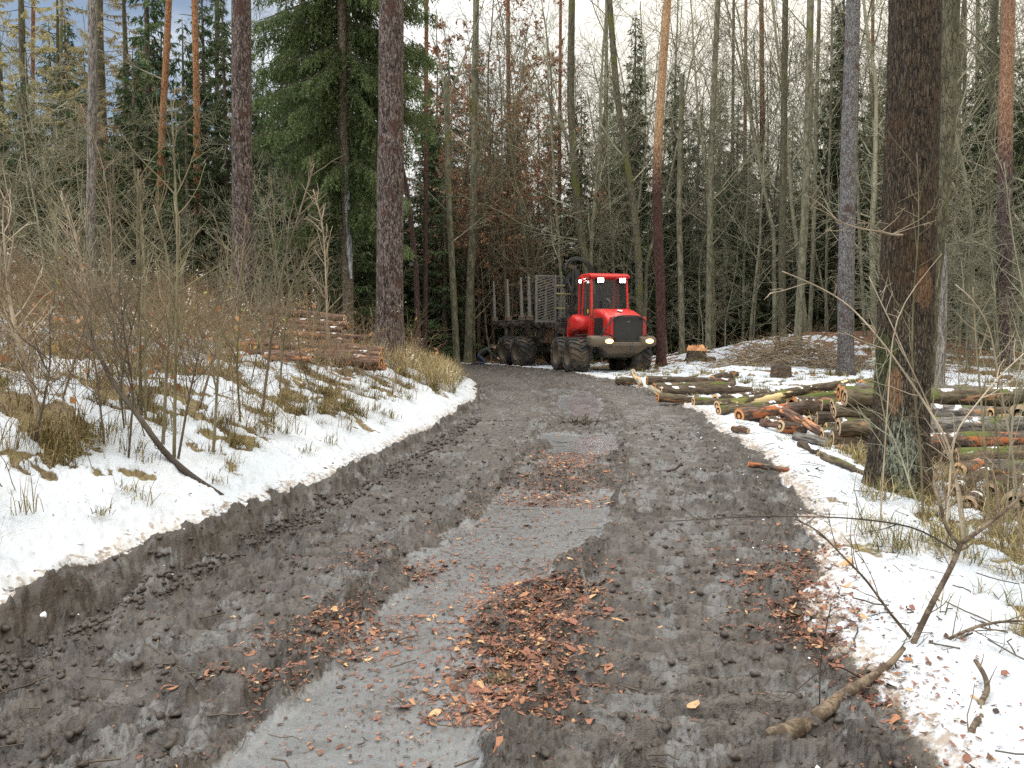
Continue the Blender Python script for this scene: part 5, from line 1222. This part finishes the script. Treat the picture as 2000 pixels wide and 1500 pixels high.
# ------------------------------------------------------------------ saplings, thicket, grass, litter
def sprig(mb, g, pts, r0, r1, ntw, tl, tr, ang=(28, 55), sub=.6, sides=5, start=.25):
    """a stem along pts with side twigs, some of them forked again"""
    n = max(10, len(pts) * 4); pp = ref_poly([Vector(p) for p in pts], n); rad = np.linspace(r0, r1, n); mb.tube(pp, rad, sides, True)
    tg = unit(np.gradient(pp, axis=0))
    for k in range(ntw):
        t = start + (1 - start) * (k + g.random()) / max(ntw, 1); i = min(int(t * n), n - 2); q = pp[i]
        a = R(g.uniform(*ang)); side = unit(np.cross(tg[i], g.normal(size=3))); d = tg[i] * math.cos(a) + side * math.sin(a)
        L = tl * g.uniform(.35, 1.1) * (1.15 - .6 * t); m = 5
        c = [q]
        for _ in range(m): d = unit(d + g.normal(size=3) * .10 + np.array([0, 0, .05])); c.append(c[-1] + d * L / m)
        c = np.array(c); mb.tube(c, np.linspace(min(tr * 1.3, rad[i] * .7), tr * .55, m + 1), 4)
        for _ in range(int(g.random() < sub) * g.integers(1, 4)):
            j = g.integers(1, m); dd = unit(d + g.normal(size=3) * .6); mb.tube([c[j], c[j] + dd * L * .2, c[j] + dd * L * .42 + g.normal(size=3) * .03], [tr * .8, tr * .65, tr * .45], 3)
def px_stem(pix, wpx, mt, label, seed, d=None, ntw=10, tl=.6, obj='sapling', cat='sapling', group=None, depth_drift=0.0, wtop=.35, sub=.6):
    g = np.random.default_rng(seed)
    b = hit(*pix[0]) if d is None else P(*pix[0], d); d = b.y
    z0 = gz(b.x, d) if d is not None else b.z
    e = Vector((b.x, d, z0)); pts = [np.array([0, 0, -.05])]
    for i, (x, y) in enumerate(pix[1:], 1): pts.append(np.array(P(x, y, d + depth_drift * i) - e))
    r = wpx / 2 * d / F; mb = MB(); sprig(mb, g, pts, r, max(r * wtop, .003), ntw, tl, max(.0028, r * .28), sub=sub)
    o = link(obj, mb.mesh('stem', TW[mt]), None, e); tag(o, label, cat, group); return o
def left_saplings():
    S = [
        ([(82, 880), (66, 760), (40, 680), (18, 590), (5, 430)], 11, 'pale', 'broken pale sapling leaning to the edge of the view'),
        ([(276, 812), (272, 650), (268, 500), (270, 330)], 8, 'olive', 'upright olive sapling with regular side branches, tallest of the left thicket'),
        ([(284, 815), (284, 640), (283, 520), (276, 420), (262, 330)], 6, 'olive', 'twin stem growing right beside the tallest olive sapling'),
        ([(340, 900), (343, 700), (348, 500), (342, 330), (334, 190)], 8, 'olive', 'long thin sapling reaching above the pine trunks behind it'),
        ([(346, 902), (372, 760), (400, 640), (440, 560), (462, 490)], 6, 'brown', 'sapling leaning right that starts beside the long thin sapling'),
        ([(416, 884), (424, 760), (432, 620), (450, 540), (462, 480)], 7, 'olive', 'olive sapling with a gentle bend before the thick dark trunk'),
        ([(318, 868), (326, 720), (334, 580), (330, 500), (300, 400)], 8, 'olive', 'sapling with a slight kink left of the long thin one'),
        ([(236, 790), (238, 690), (236, 610)], 5, 'brown', 'short reddish shoot standing upright in the snow'),
        ([(512, 808), (535, 620), (558, 500), (590, 400), (614, 320)], 7, 'brown', 'slender stem leaning right towards the hanging spruce branches'),
        ([(545, 760), (556, 640), (566, 560), (612, 470)], 5, 'olive', 'forked thin sapling before the left log pile'),
        ([(64, 860), (100, 720), (96, 600)], 6, 'dark', 'dark short stem in front of the snow field'),
        ([(165, 690), (160, 560), (155, 480), (132, 400)], 6, 'pale', 'broken pale sapling stem with a torn top at the bank crest'),
        ([(178, 640), (168, 560), (150, 470), (118, 380)], 7, 'pale', 'pale curved sapling leaning left over the bank crest'),
        ([(112, 640), (110, 520), (108, 395)], 7, 'olive', 'stubby upright sapling with a snapped top'),
        ([(205, 870), (190, 740), (176, 640), (150, 560)], 5, 'brown', 'thin brown sapling leaning left out of a grass clump'),
        ([(388, 800), (430, 650), (470, 560), (480, 420)], 5, 'brown', 'wavy sapling crossing in front of the thick dark trunk'),
        ([(470, 830), (462, 700), (470, 600), (474, 500)], 5, 'olive', 'thin upright sapling just below the thick dark trunk'),
        ([(118, 790), (150, 690), (176, 600), (200, 500)], 5, 'brown', 'sapling leaning right at the corner of the snow field'),
        ([(250, 900), (262, 760), (240, 640), (232, 540)], 5, 'dark', 'dark wavy stem left of the tallest olive sapling'),
        ([(640, 690), (638, 560), (632, 440), (612, 370)], 6, 'pale', 'pale thin tree stem before the grey scarred spruce'),
    ]
    for i, s in enumerate(S): px_stem(s[0], s[1] * .95, s[2], s[3], 600 + i, ntw=15 + i % 5 * 3, tl=.85)
    # a dark broken pole lying slantwise through the thicket
    b = MB(); pix = [(432, 970), (372, 930), (320, 884), (262, 800), (224, 756), (172, 648)]; h0 = hit(432, 968); pts = [np.array(P(x, y, h0.y + .12 * i) - h0) for i, (x, y) in enumerate(pix)]
    sprig(b, np.random.default_rng(8), pts, .030, .016, 4, .4, .006, sides=8); o = link('broken_pole', b.mesh('broken_pole', TW['dark']), None, h0); tag(o, 'long dark broken pole leaning through the thicket down onto the snow', 'pole')
    # more thin saplings
    g = np.random.default_rng(81); protos = []
    for k in range(9):
        b = MB(); h = g.uniform(1.6, 3.4); q = [np.array([0, 0, -.05])]
        for j in range(1, 6): q.append(np.array([q[-1][0] + g.normal() * .07, q[-1][1] + g.normal() * .07, h * j / 5]))
        sprig(b, g, q, g.uniform(.006, .012), .003, int(g.integers(12, 24)), .75, .0035); protos.append(b.mesh('stem', TW[('olive', 'brown', 'grey')[k % 3]]))
    k = 0
    for _ in range(4000):
        if k >= 120: break
        y = g.uniform(5.5, 24); px = g.uniform(-260, 800); x = (px - 1000) / F * y; s, u = road_su([x], [y]); sl = -u[0] - HALF
        if sl < 1.0 or (y > 15 and px > 640) or g.random() > .35 + .65 * vn(x * .5, y * .5, 3): continue
        o = link('sapling', protos[k % 9], None, (x, y, gz(x, y))); o.rotation_euler = (g.normal() * .10, g.normal() * .10, g.uniform(0, 6.28)); s_ = g.uniform(.6, 1.15); o.scale = (s_, s_, s_)
        tag(o, 'thin bare sapling among many alike in the thicket on the left bank', 'sapling', 'thin saplings of the left thicket'); k += 1
left_saplings()
def canes():
    """the tangle of brambles, dead stems and goldenrod nobody could count"""
    g = np.random.default_rng(83); mb = MB(); fluff = MB(); leaves = MB()
    def cane(x, y, L, lean, r, arch):
        z = gz(x, y); a = g.uniform(0, 6.28); d = np.array([math.cos(a) * lean, math.sin(a) * lean, 1.0]); p = np.array([x, y, z - .03]); c = [p]
        for i in range(6):
            d = unit(d + g.normal(size=3) * .13 - np.array([0, 0, arch * i * .12])); c.append(c[-1] + d * L / 6)
        c = np.array(c); mb.tube(c, np.linspace(r, r * .4, 7), 3, False, g.random())
        for _ in range(g.integers(1, 5)):
            i = g.integers(2, 6); dd = unit(d + g.normal(size=3) * .8 + np.array([0, 0, .2])); l2 = L * g.uniform(.10, .3); mb.tube([c[i], c[i] + dd * l2 * .5, c[i] + dd * l2 + g.normal(size=3) * .03], [r * .6, r * .5, r * .35], 3, False, g.random())
        return c
    n = 0
    for _ in range(60000):
        if n >= 6800: break
        y = 4.6 + 20 * g.random() ** .85; px = g.uniform(-200, 860); x = (px - 1000) / F * y; s, u = road_su([x], [y]); sl = -u[0] - HALF
        if sl < .7: continue
        dens = .34 + .8 * float(ss(9, 16, y)) + .5 * float(ss(.42, .62, fbm(x * .8, y * .8, 3, 15)))
        if sl < 1.4: dens *= .3
        if y > 15.5 and px > 640: dens *= .22
        if math.exp(-((x + 8.5) / 3.0) ** 2 - ((y - 14) / 3.0) ** 2) > .4: dens *= .22
        if 430 < px < 765 and y > 9.5: dens *= .3
        if g.random() > dens: continue
        tall = g.uniform(.5, 1.25) * (1 + .5 * float(ss(12, 18, y)))
        c = cane(x, y, tall, g.uniform(.1, .8), g.uniform(.0022, .0048), g.uniform(0, 1.1)); n += 1
        if g.random() < .03 and y > 9:
            q = c[-1] + g.normal(size=(14, 3)) * .05; cards(fluff, q, g.normal(size=(14, 3)) + [0, 0, .5], g.uniform(.02, .06, 14), g.uniform(.01, .025, 14), g)
        if g.random() < .10:
            m = int(g.integers(1, 4)); q = c[g.integers(2, 7, m)]; cards(leaves, q, g.normal(size=(m, 3)) * .6 + [0, -.2, -.8], g.uniform(.06, .13, m), g.uniform(.04, .08, m), g)
    m, t, b = mat('dead_stems', rough=.8, spec=.25); at = t.attr('tint'); t.link(t.mix(at, t.mix(.5, (.10, .07, .042), (.12, .10, .06)), (.33, .24, .15)), b.inputs['Base Color'])
    tag(link('bramble_undergrowth', mb.mesh('undergrowth', m, True, 'tint')), kind='stuff')
    tag(link('seed_fluff', fluff.mesh('fluff', foliage('seed_fluff', (.42, .37, .30), (.72, .68, .60)), True, 'tint')), kind='stuff')
    tag(link('withered_leaves', leaves.mesh('leaves', foliage('last_leaves', (.20, .075, .035), (.36, .18, .08), (.28, .30, .05)), True, 'tint')), kind='stuff')
    # right hand tangle
    mb2 = MB(); mb = mb2; n = 0
    for _ in range(30000):
        if n >= 1000: break
        y = 4.2 + 26 * g.random() ** 1.2; px = g.uniform(1560, 2250); x = (px - 1000) / F * y; s, u = road_su([x], [y]); sr = u[0] - HALF
        if sr < 1.15: continue
        if 9.0 < y < 13.8 and px < 2050: continue
        if y > 13.5 and px < 1790: continue
        cane(x, y, g.uniform(.35, .95) * (1 + .5 * float(ss(14, 20, y))), g.uniform(.2, 1.0), g.uniform(.002, .004), g.uniform(0, 1.2)); n += 1
    n = 0
    while n < 1500:
        y = g.uniform(27, 42); px = g.uniform(1230, 2200); x = (px - 1000) / F * y
        if px < 1420 and y < 36: n += .2; continue
        if g.random() > .25 + ss(.4, .6, fbm(x * .6, y * .6, 3, 19)): n += .1; continue
        cane(x, y, g.uniform(.4, 1.1), g.uniform(.2, 1.0), g.uniform(.004, .007), g.uniform(0, 1.0)); n += 1
    tag(link('dead_stem_tangle', mb2.mesh('tangle', m, True, 'tint')), kind='stuff')
canes()
def grass():
    g = np.random.default_rng(91); mb = MB()
    m, t, b = mat('dry_grass_blades', rough=.75, spec=.2); at = t.attr('tint'); c = t.mix(t.ramp(at, .0, .35), (.11, .105, .035), (.24, .19, .085)); c = t.mix(t.ramp(at, .45, 1.0), c, (.50, .40, .23)); t.link(c, b.inputs['Base Color'])
    def tuft(x, y, n, L, flop, green=0.0, dirv=None):
        z = gz(x, y); base = np.stack([x + g.normal(size=n) * .06, y + g.normal(size=n) * .06, np.full(n, z - .01)], -1)
        a = g.uniform(0, 6.28, n); f = g.uniform(.2, 1.0, n) * flop; h = np.stack([np.cos(a), np.sin(a), a * 0], -1)
        if dirv is not None: h = unit(h * .8 + np.array(dirv))
        l = L * g.uniform(.5, 1.2, n); wd = g.uniform(.0018, .0042, n) * (1 + .06 * max(y - 5, 0)); side = np.stack([-h[:, 1], h[:, 0], a * 0], -1)
        pts = []
        for k_, tt in enumerate((0, .4, .75, 1.0)):
            q = base + h * (f * l * tt ** 1.4)[:, None] + np.array([0, 0, 1.]) * (l * tt * (1 - .62 * f * tt))[:, None]; w_ = wd * (1.0, .85, .55, .12)[k_]
            pts += [q - side * w_[:, None], q + side * w_[:, None]]
        v = np.stack(pts, 1).reshape(-1, 3); i = np.arange(n)[:, None] * 8; q = np.concatenate([np.stack([i[:, 0] + 2 * k_, i[:, 0] + 2 * k_ + 1, i[:, 0] + 2 * k_ + 3, i[:, 0] + 2 * k_ + 2], -1) for k_ in range(3)])
        mb.add(v, q, None, np.repeat(np.clip(g.random(n) * .9 + .1 - green, 0, 1), 8))
    # left bank: where the snow is open
    N = 9000; y = 3.6 + 20 * g.random(N) ** .9; px = g.uniform(-200, 940, N); x = (px - 1000) / F * y; z, k = land(x, y, False)
    n = 0
    for i in range(N):
        sl = k['sL'][i]
        if sl < .45 or n > 1500: continue
        if k['snow'][i] > .25 and g.random() > .10: continue
        if sl > 1.6 and g.random() > .45: continue
        down = (.9, -.3, 0) if sl < 2.4 else None
        tuft(x[i], y[i], int(g.integers(14, 40)), g.uniform(.14, .36) * (1 if sl < 2.4 else 1.25), g.uniform(.7, 1.6), .32 * g.random(), down); n += 1
    # tall pale grass at the bend and at the foot of the thickest larch
    for _ in range(190):
        px = g.uniform(735, 925); d = g.uniform(16, 27); X = (px - 1000) / F * d; s, u = road_su([X], [d])
        if -u[0] - HALF < .35: continue
        tuft(X, d, 45, g.uniform(.35, .65), g.uniform(.5, 1.1), -.1)
    # right side
    N = 7000; y = 3.4 + 28 * g.random(N) ** 1.1; px = g.uniform(1200, 2200, N); x = (px - 1000) / F * y; z, k = land(x, y, False); n = 0
    for i in range(N):
        sr = k['sR'][i]
        if sr < .7 or n > 1100: continue
        if k['snow'][i] > .25 and g.random() > .03: continue
        tuft(x[i], y[i], int(g.integers(12, 34)), g.uniform(.10, .32), g.uniform(.6, 1.5), .38 * g.random() + (.15 if y[i] > 15 else 0)); n += 1
    for _ in range(70):
        px = g.uniform(1700, 2080); d = g.uniform(5.2, 8.6); X = (px - 1000) / F * d
        tuft(X, d, 30, g.uniform(.12, .34), g.uniform(.9, 1.9), -.05 + .5 * g.random())
    tag(link('dry_grass', mb.mesh('grass', m, True, 'tint')), kind='stuff')
grass()
def chips():
    g = np.random.default_rng(101); m, t, b = mat('bark_chip', rough=.7, spec=.3)
    at = t.attr('tint'); oc = t.n('ShaderNodeTexCoord').outputs['Object']; n = t.noise(oc, 60, 3)
    c = t.mix(t.ramp(at, .0, .22), (.045, .030, .022), (.12, .058, .038)); c = t.mix(t.ramp(at, .22, .5), c, (.235, .10, .068)); c = t.mix(t.ramp(at, .5, .78), c, (.33, .155, .082)); c = t.mix(t.ramp(at, .82, 1.0), c, (.50, .32, .17))
    t.link(t.mix(t.math('MULTIPLY', t.ramp(n, .5, .7), .5), c, (.07, .045, .03)), b.inputs['Base Color'])
    # inverse of road_su near the camera: sample (s,u)
    ss_, cum = None, _cum - _s0
    def place(s, u):
        px = np.interp(s, cum, _line[:, 0]); py = np.interp(s, cum, _line[:, 1]); dx = np.interp(s + .2, cum, _line[:, 0]) - px; dy = np.interp(s + .2, cum, _line[:, 1]) - py; L = np.hypot(dx, dy)
        return px + dy / L * u, py - dx / L * u
    S = []; U = []; SZ = []; BI = []
    def zone(n, s0, s1, um, us, size, bias, clump=0.0):
        s = g.uniform(s0, s1, n); u = um(s) + g.normal(size=n) * us
        if clump:
            k = fbm(s * 2.2, u * 2.2, 3, 7) > g.normal(.5 + clump * .1, .06, n); s, u = s[k], u[k]; n = len(s)
        S.append(s); U.append(u); SZ.append(size * .28 * np.exp(g.normal(size=n) * .66)); BI.append(np.full(n, bias))
    c = lambda v: (lambda s: np.full_like(s, v))
    zone(12000, 3.2, 5.4, lambda s: -.52 + 0 * s, .20, .021, .52, .4)
    zone(700, 5.4, 7.0, c(-.48), .14, .018, .45, .3)
    zone(11000, 3.15, 5.0, c(.55), .19, .023, .55)
    zone(900, 4.6, 5.6, c(.45), .25, .018, .5)
    zone(10000, 7.2, 10.4, c(.0), .34, .021, .58)
    zone(700, 10.6, 14, c(.0), .35, .020, .35, .5)
    zone(15000, 2.6, 6.2, lambda s: 1.92 + 0 * s, .20, .022, .48, .1)
    zone(6500, 2.2, 8.0, c(.0), .36, .016, .5)
    zone(1600, 2.2, 12, c(-1.5), .5, .013, .2)
    zone(1700, 2.2, 12, c(1.2), .6, .013, .28)
    zone(700, 2.4, 10, c(2.75), .45, .022, .30)
    zone(2600, 3.0, 5.6, c(.5), .38, .016, .45)
    zone(1500, 3.2, 6, c(-.55), .4, .015, .45)
    zone(900, 2.3, 7, c(2.1), .35, .02, .3)
    zone(200, 3, 9, c(-2.8), .5, .018, .3)
    S = np.concatenate(S); U = np.concatenate(U); SZ = np.clip(np.concatenate(SZ), .0025, .034); BI = np.concatenate(BI); x, y = place(S, U); z, k = land(x, y, True)
    n = len(x); a = g.uniform(0, 6.28, n); asp = g.uniform(.18, .62, n); tilt = g.normal(size=n) * .22; roll = g.normal(size=n) * .35
    ca, sa = np.cos(a), np.sin(a); L = np.stack([ca, sa, tilt], -1); Wd = np.stack([-sa, ca, roll], -1); up = np.array([0, 0, 1.])
    P0 = np.stack([x, y, z + .004 + SZ * .25 * g.random(n)], -1); curl = SZ * g.normal(size=n) * .22
    vs = []
    for t_, w_ in ((-1, .55), (-.35, 1.0), (.3, .9), (1, .35)):
        for s_ in (-1, 1):
            j = 1 + g.normal(size=n) * .22
            vs.append(P0 + L * (SZ * t_ * j)[:, None] + Wd * (SZ * asp * w_ * s_ * (1 + g.normal(size=n) * .3))[:, None] + up * (curl * (t_ * t_ - .4) + .002)[:, None])
    V = np.stack(vs, 1); i = np.arange(n) * 8; q = np.concatenate([np.stack([i + 2 * r, i + 2 * r + 1, i + 2 * r + 3, i + 2 * r + 2], -1) for r in range(3)])
    tint = np.clip(BI - .08 + g.normal(size=n) * .30, 0, 1)
    mb = MB(); mb.add(V.reshape(-1, 3), q, None, np.repeat(tint, 8)); tag(link('bark_litter', mb.mesh('litter', m, False, 'tint')), kind='stuff')
    # clods of mud kicked up beside the tracks
    mb = MB(); n = 9000; s = 2.2 + 12 * g.random(n) ** 1.5; u = np.where(g.random(n) < .45, -1.72 - np.abs(g.normal(size=n)) * .16, g.uniform(-2.0, 2.0, n)); r = np.clip(.009 * np.exp(g.normal(size=n) * .6), .003, .020); x, y = place(s, u); z, k = land(x, y, True)
    ok = k['tar'] < .4; x, y, z, r = x[ok], y[ok], z[ok], r[ok]; n = len(x)
    ph = (1 + 5 ** .5) / 2; ico = unit(np.array([(-1, ph, 0), (1, ph, 0), (-1, -ph, 0), (1, -ph, 0), (0, -1, ph), (0, 1, ph), (0, -1, -ph), (0, 1, -ph), (ph, 0, -1), (ph, 0, 1), (-ph, 0, -1), (-ph, 0, 1)]))
    f = np.array([(0, 11, 5), (0, 5, 1), (0, 1, 7), (0, 7, 10), (0, 10, 11), (1, 5, 9), (5, 11, 4), (11, 10, 2), (10, 7, 6), (7, 1, 8), (3, 9, 4), (3, 4, 2), (3, 2, 6), (3, 6, 8), (3, 8, 9), (4, 9, 5), (2, 4, 11), (6, 2, 10), (8, 6, 7), (9, 8, 1)])
    V = np.stack([x, y, z + r * .2], -1)[:, None] + ico[None] * r[:, None, None] * (1 + g.normal(size=(n, 12, 1)) * .28) * np.array([1.2, 1.2, .8])
    mb.add(V.reshape(-1, 3), None, (f[None] + np.arange(n)[:, None, None] * 12).reshape(-1, 3)); mm, t, b = mat('mud_clod', rough=.6); oc = t.n('ShaderNodeTexCoord').outputs['Object']; t.link(t.mix(t.noise(oc, 30, 4), (.024, .018, .014), (.075, .058, .046)), b.inputs['Base Color'])
    tag(link('mud_clods', mb.mesh('clods', mm, True)), kind='stuff')
    # a few pale pebbles and lumps of snow, twigs
    mb = MB(); n = 120; s = 2.4 + 10 * g.random(n); u = np.where(g.random(n) < .6, 2.0 + g.normal(size=n) * .3, -2.2 + g.normal(size=n) * .25); r = .006 * np.exp(g.normal(size=n) * .5); x, y = place(s, u); z, k = land(x, y, True)
    V = np.stack([x, y, z + r * .3], -1)[:, None] + ico[None] * r[:, None, None] * (1 + g.normal(size=(n, 12, 1)) * .25); mb.add(V.reshape(-1, 3), None, (f[None] + np.arange(n)[:, None, None] * 12).reshape(-1, 3)); tag(link('snow_crumbs', mb.mesh('crumbs', mat('snow_crumb', (.82, .84, .87), .6)[0], False)), kind='stuff')
    mb = MB()
    for _ in range(420):
        s = 2.3 + 11 * g.random() ** 1.3; u = g.uniform(-2.1, 2.9) if g.random() < .75 else g.uniform(2.3, 4); x, y = place(np.array([s]), np.array([u])); x, y = x[0], y[0]; a = g.uniform(0, 6.28); L = g.uniform(.05, .28); c = []
        for tt in np.linspace(-.5, .5, 4):
            xx = x + math.cos(a) * L * tt + g.normal() * .012; yy = y + math.sin(a) * L * tt + g.normal() * .012; c.append((xx, yy, gz(xx, yy) + .028))
        mb.tube(c, g.uniform(.0018, .0045), 4)
    tag(link('twig_litter', mb.mesh('twigs', TW['dark'])), kind='stuff')
    # clod heap and sticks in the middle of the road
    for (px, py, d, label, sd, sc) in ((1132, 831, 13.1, 'dark clump of roots and bark lying on the bare tarmac', 1, .20), (975, 1330, 3.85, 'small clump of torn grass and moss on the bark chips', 2, .055)):
        b0 = hit(px, py); gg = np.random.default_rng(sd); mb = MB()
        for _ in range(110):
            q = gg.normal(size=3) * sc * np.array([.8, .4, .18]); q[2] = abs(q[2]); dd = unit(gg.normal(size=3) * [1, 1, .5]); mb.tube([q, q + dd * sc * .5, q + dd * sc + gg.normal(size=3) * sc * .2], [sc * .06, sc * .05, sc * .02], 3)
        o = link('debris_clump', mb.mesh('clump', TW['dark'] if sd == 1 else TW['olive']), None, b0); tag(o, label, 'clump')
chips()
def right_branches():
    g = np.random.default_rng(111)
    def branch(mb, pix, ds, w0, w1, ntw, tl, sides=6, ref=None, sub=.5, ang=(25, 55), start=.2):
        ds = np.broadcast_to(np.asarray(ds, float), (len(pix),)) if np.ndim(ds) == 0 else ds
        pts = [np.array(P(x, y, d) - ref) for (x, y), d in zip(pix, ds)]; sprig(mb, g, pts, w0 / 2 * ds[0] / F, w1 / 2 * ds[-1] / F, ntw, tl, .0022, sides=sides, sub=sub, ang=ang, start=start)
    # the fallen branch on the verge
    h0 = hit(1525, 1468); mb = MB()
    stem = [(1508, 1478), (1540, 1454), (1590, 1415), (1650, 1355), (1700, 1325), (1742, 1295), (1765, 1265)]; h1 = hit(1700, 1345); d0, d1 = h0.y, h1.y
    dd = [d0 + (d1 - d0) * t for t in (-.06, .06, .3, .62, .85, 1.05, 1.15)]
    sp_ = []
    for (x, y), q in zip(stem, dd):
        v = P(x, y, q); v.z = max(v.z, gz(v.x, v.y) + .045); sp_.append(np.array(v - h0))
    sprig(mb, g, sp_, 21 * d0 / F, 5 * d1 / F, 3, .25, .0022, sides=12)
    e = empty('fallen_branch', h0); tag(e, 'thick fallen branch with many forks lying from the mud onto the right verge', 'branch')
    fb = bark('smooth_branch_bark', (.070, .050, .034), (.19, .145, .10), 14, 1.0, bump=.3, cracks=0); link('stem', mb.mesh('stem', fb), e)
    dk = d1 + .3
    B = [
        ([(1680, 1335), (1752, 1320), (1775, 1275), (1800, 1220), (1830, 1160), (1870, 1085), (1876, 1062)], (d1, dk, dk, dk, dk, dk, dk), 24, 15, 6, .45),
        ([(1876, 1062), (1915, 1035), (1960, 1000), (2030, 940)], (dk, dk, dk, dk), 14, 8, 4, .4),
        ([(1876, 1064), (1850, 1040), (1838, 990), (1820, 940), (1845, 880)], (dk, dk, dk, dk + .1, dk + .2), 13, 6, 5, .4),
        ([(1778, 1245), (1740, 1200), (1690, 1130), (1640, 1080), (1595, 1032), (1552, 1014)], (dk, dk, dk - .05, dk - .1, dk - .1, dk - .1), 10, 4, 7, .35),
        ([(1868, 1078), (1800, 1032), (1740, 1020), (1640, 1010), (1480, 1008), (1310, 1018)], (dk, dk, dk, dk - .1, dk - .2, dk - .3), 6, 2.5, 8, .25),
        ([(1782, 1268), (1840, 1255), (1900, 1225), (1950, 1214), (2030, 1212)], (dk,) * 5, 12, 7, 6, .4),
        ([(1742, 1290), (1750, 1255), (1765, 1248), (1800, 1262), (1850, 1256), (1900, 1236)], (dk + .1,) * 6, 15, 6, 2, .2),
        ([(1690, 1340), (1740, 1330), (1800, 1332), (1850, 1375), (1910, 1402), (2020, 1440)], (d1,) * 6, 7, 3, 8, .3),
        ([(1782, 1280), (1850, 1290), (1920, 1308), (2040, 1322)], (dk,) * 4, 6, 3, 7, .3),
        ([(1690, 1330), (1640, 1300), (1600, 1310), (1560, 1345)], (d1, d1 - .1, d1 - .2, d1 - .3), 6, 3, 4, .25),
        ([(1600, 1395), (1602, 1300), (1612, 1230), (1624, 1180)], (d0 + .3,) * 4, 5, 3, 3, .2),
    ]
    for i, (pix, ds, w0, w1, nt, tl) in enumerate(B):
        b = MB(); branch(b, pix, np.array(ds), w0 * .66, w1 * .66, nt, tl, 8, h0); link('side_branch', b.mesh('side_branch', fb if w0 > 9 else TW['dark']), e)
    # branchlet by the frame's edge, lying on the snow
    h2 = hit(1885, 1470); mb = MB(); pts = [(1875, 1500), (1890, 1450), (1905, 1412), (1917, 1400), (1913, 1375), (1930, 1350), (1925, 1320), (1905, 1290)]
    branch(mb, pts, np.linspace(h2.y - .1, h2.y + .55, 8), 17, 9, 6, .3, 8, h2); o = link('crooked_branch', mb.mesh('crooked_branch', fb), None, h2); tag(o, 'crooked short branch lying on the snow at the lower corner of the verge', 'branch')
    # stick on the mud
    h3 = hit(1500, 1372); mb = MB(); branch(mb, [(1400, 1330), (1450, 1352), (1500, 1360), (1560, 1365), (1598, 1378)], np.linspace(h3.y + .12, h3.y - .02, 5), 5, 9, 5, .2, 6, h3); o = link('stick', mb.mesh('stick', TW['dark']), None, h3); tag(o, 'thin dark forked stick lying on the mud left of the fallen branch', 'stick')
    h3 = hit(1060, 1205); mb = MB(); branch(mb, [(945, 1192), (1000, 1200), (1060, 1202), (1130, 1210), (1200, 1222), (1280, 1228)], np.linspace(h3.y + .05, h3.y - .1, 6), 6, 3, 8, .25, 6, h3); o = link('stick', mb.mesh('stick', TW['dark']), None, h3); tag(o, 'long thin twig across the bark chips in the middle of the road', 'stick')
    h3 = hit(1300, 925); mb = MB(); branch(mb, [(1262, 938), (1285, 922), (1320, 918), (1330, 905)], np.linspace(h3.y, h3.y + .1, 4), 8, 4, 6, .2, 6, h3); o = link('stick', mb.mesh('stick', TW['dark']), None, h3); tag(o, 'dark muddy stick lying on the wet right track', 'stick')
    h3 = hit(1660, 1110); mb = MB(); branch(mb, [(1602, 1128), (1640, 1108), (1664, 1094)], (h3.y, h3.y, h3.y), 6, 16, 0, .2, 6, h3); o = link('wood_splinter', mb.mesh('splinter', twig_mat('torn_wood', (.40, .20, .09), (.62, .40, .22))), None, h3); tag(o, 'torn orange wood splinter at the edge of the snow verge', 'splinter')
    # standing stems
    S = [
        ([(1888, 1062), (1868, 940), (1852, 860), (1826, 820), (1795, 770), (1740, 690), (1700, 640), (1655, 592), (1600, 560), (1528, 530)], 9, 'pale', 'pale young stem arching far left across the biggest trunk', 5.4, 7, .5),
        ([(1892, 1066), (1876, 960), (1850, 880), (1800, 760), (1770, 700), (1745, 640), (1720, 590), (1697, 540)], 6, 'pale', 'pale thin stem rising beside the arching one before the biggest trunk', 5.6, 6, .45),
        ([(1852, 880), (1862, 840), (1900, 800), (1945, 740), (2000, 690)], 8, 'pale', 'pale stem forking right toward the frame edge in front of the log stack', 5.5, 6, .4),
        ([(1935, 1075), (1925, 900), (1918, 800), (1908, 700), (1900, 560)], 9, 'olive', 'upright olive stem before the big log stack', 6.3, 9, .6),
        ([(2000, 1060), (1985, 940), (1970, 840), (1950, 740), (1935, 640), (1900, 580), (1866, 556)], 8, 'pale', 'stem curving left with a pale tip near the frame edge', 5.8, 8, .5),
        ([(1960, 1100), (1950, 980), (1930, 900), (1905, 840), (1880, 800)], 6, 'brown', 'thin brown stem leaning left before the near log ends', 5.9, 6, .4),
        ([(1850, 1050), (1846, 960), (1838, 900), (1842, 820)], 5, 'brown', 'thin brown shoot at the right foot of the biggest trunk', 6.8, 5, .4),
        ([(1730, 645), (1745, 610), (1790, 555), (1840, 495)], 5, 'pale', 'short pale twig tip crossing the bare wound of the biggest trunk', 5.8, 1, .2),
    ]
    for i, s in enumerate(S):
        o = px_stem(s[0], s[1] * .7, s[2], s[3], 700 + i, d=s[4], ntw=s[5], tl=s[6], obj='young_stem', cat='stem')
    k = 0
    for _ in range(600):
        if k >= 34: break
        d = g.uniform(5.5, 20); px = g.uniform(1800, 2150); x = (px - 1000) / F * d
        if 9 < d < 13.6 and px < 2060: continue
        b = MB(); h = g.uniform(1.2, 3.2); q = [np.array([0, 0, -.05])]
        for j in range(1, 6): q.append(np.array([q[-1][0] + g.normal() * .08, q[-1][1] + g.normal() * .08, h * j / 5]))
        sprig(b, g, q, g.uniform(.006, .013), .003, int(g.integers(8, 18)), .7, .003); o = link('young_stem', b.mesh('stem', TW[('olive', 'brown', 'grey')[k % 3]]), None, (x, d, gz(x, d))); tag(o, 'thin bare stem among many alike beside the big log stack', 'stem', 'thin stems around the big log stack'); k += 1
right_branches()
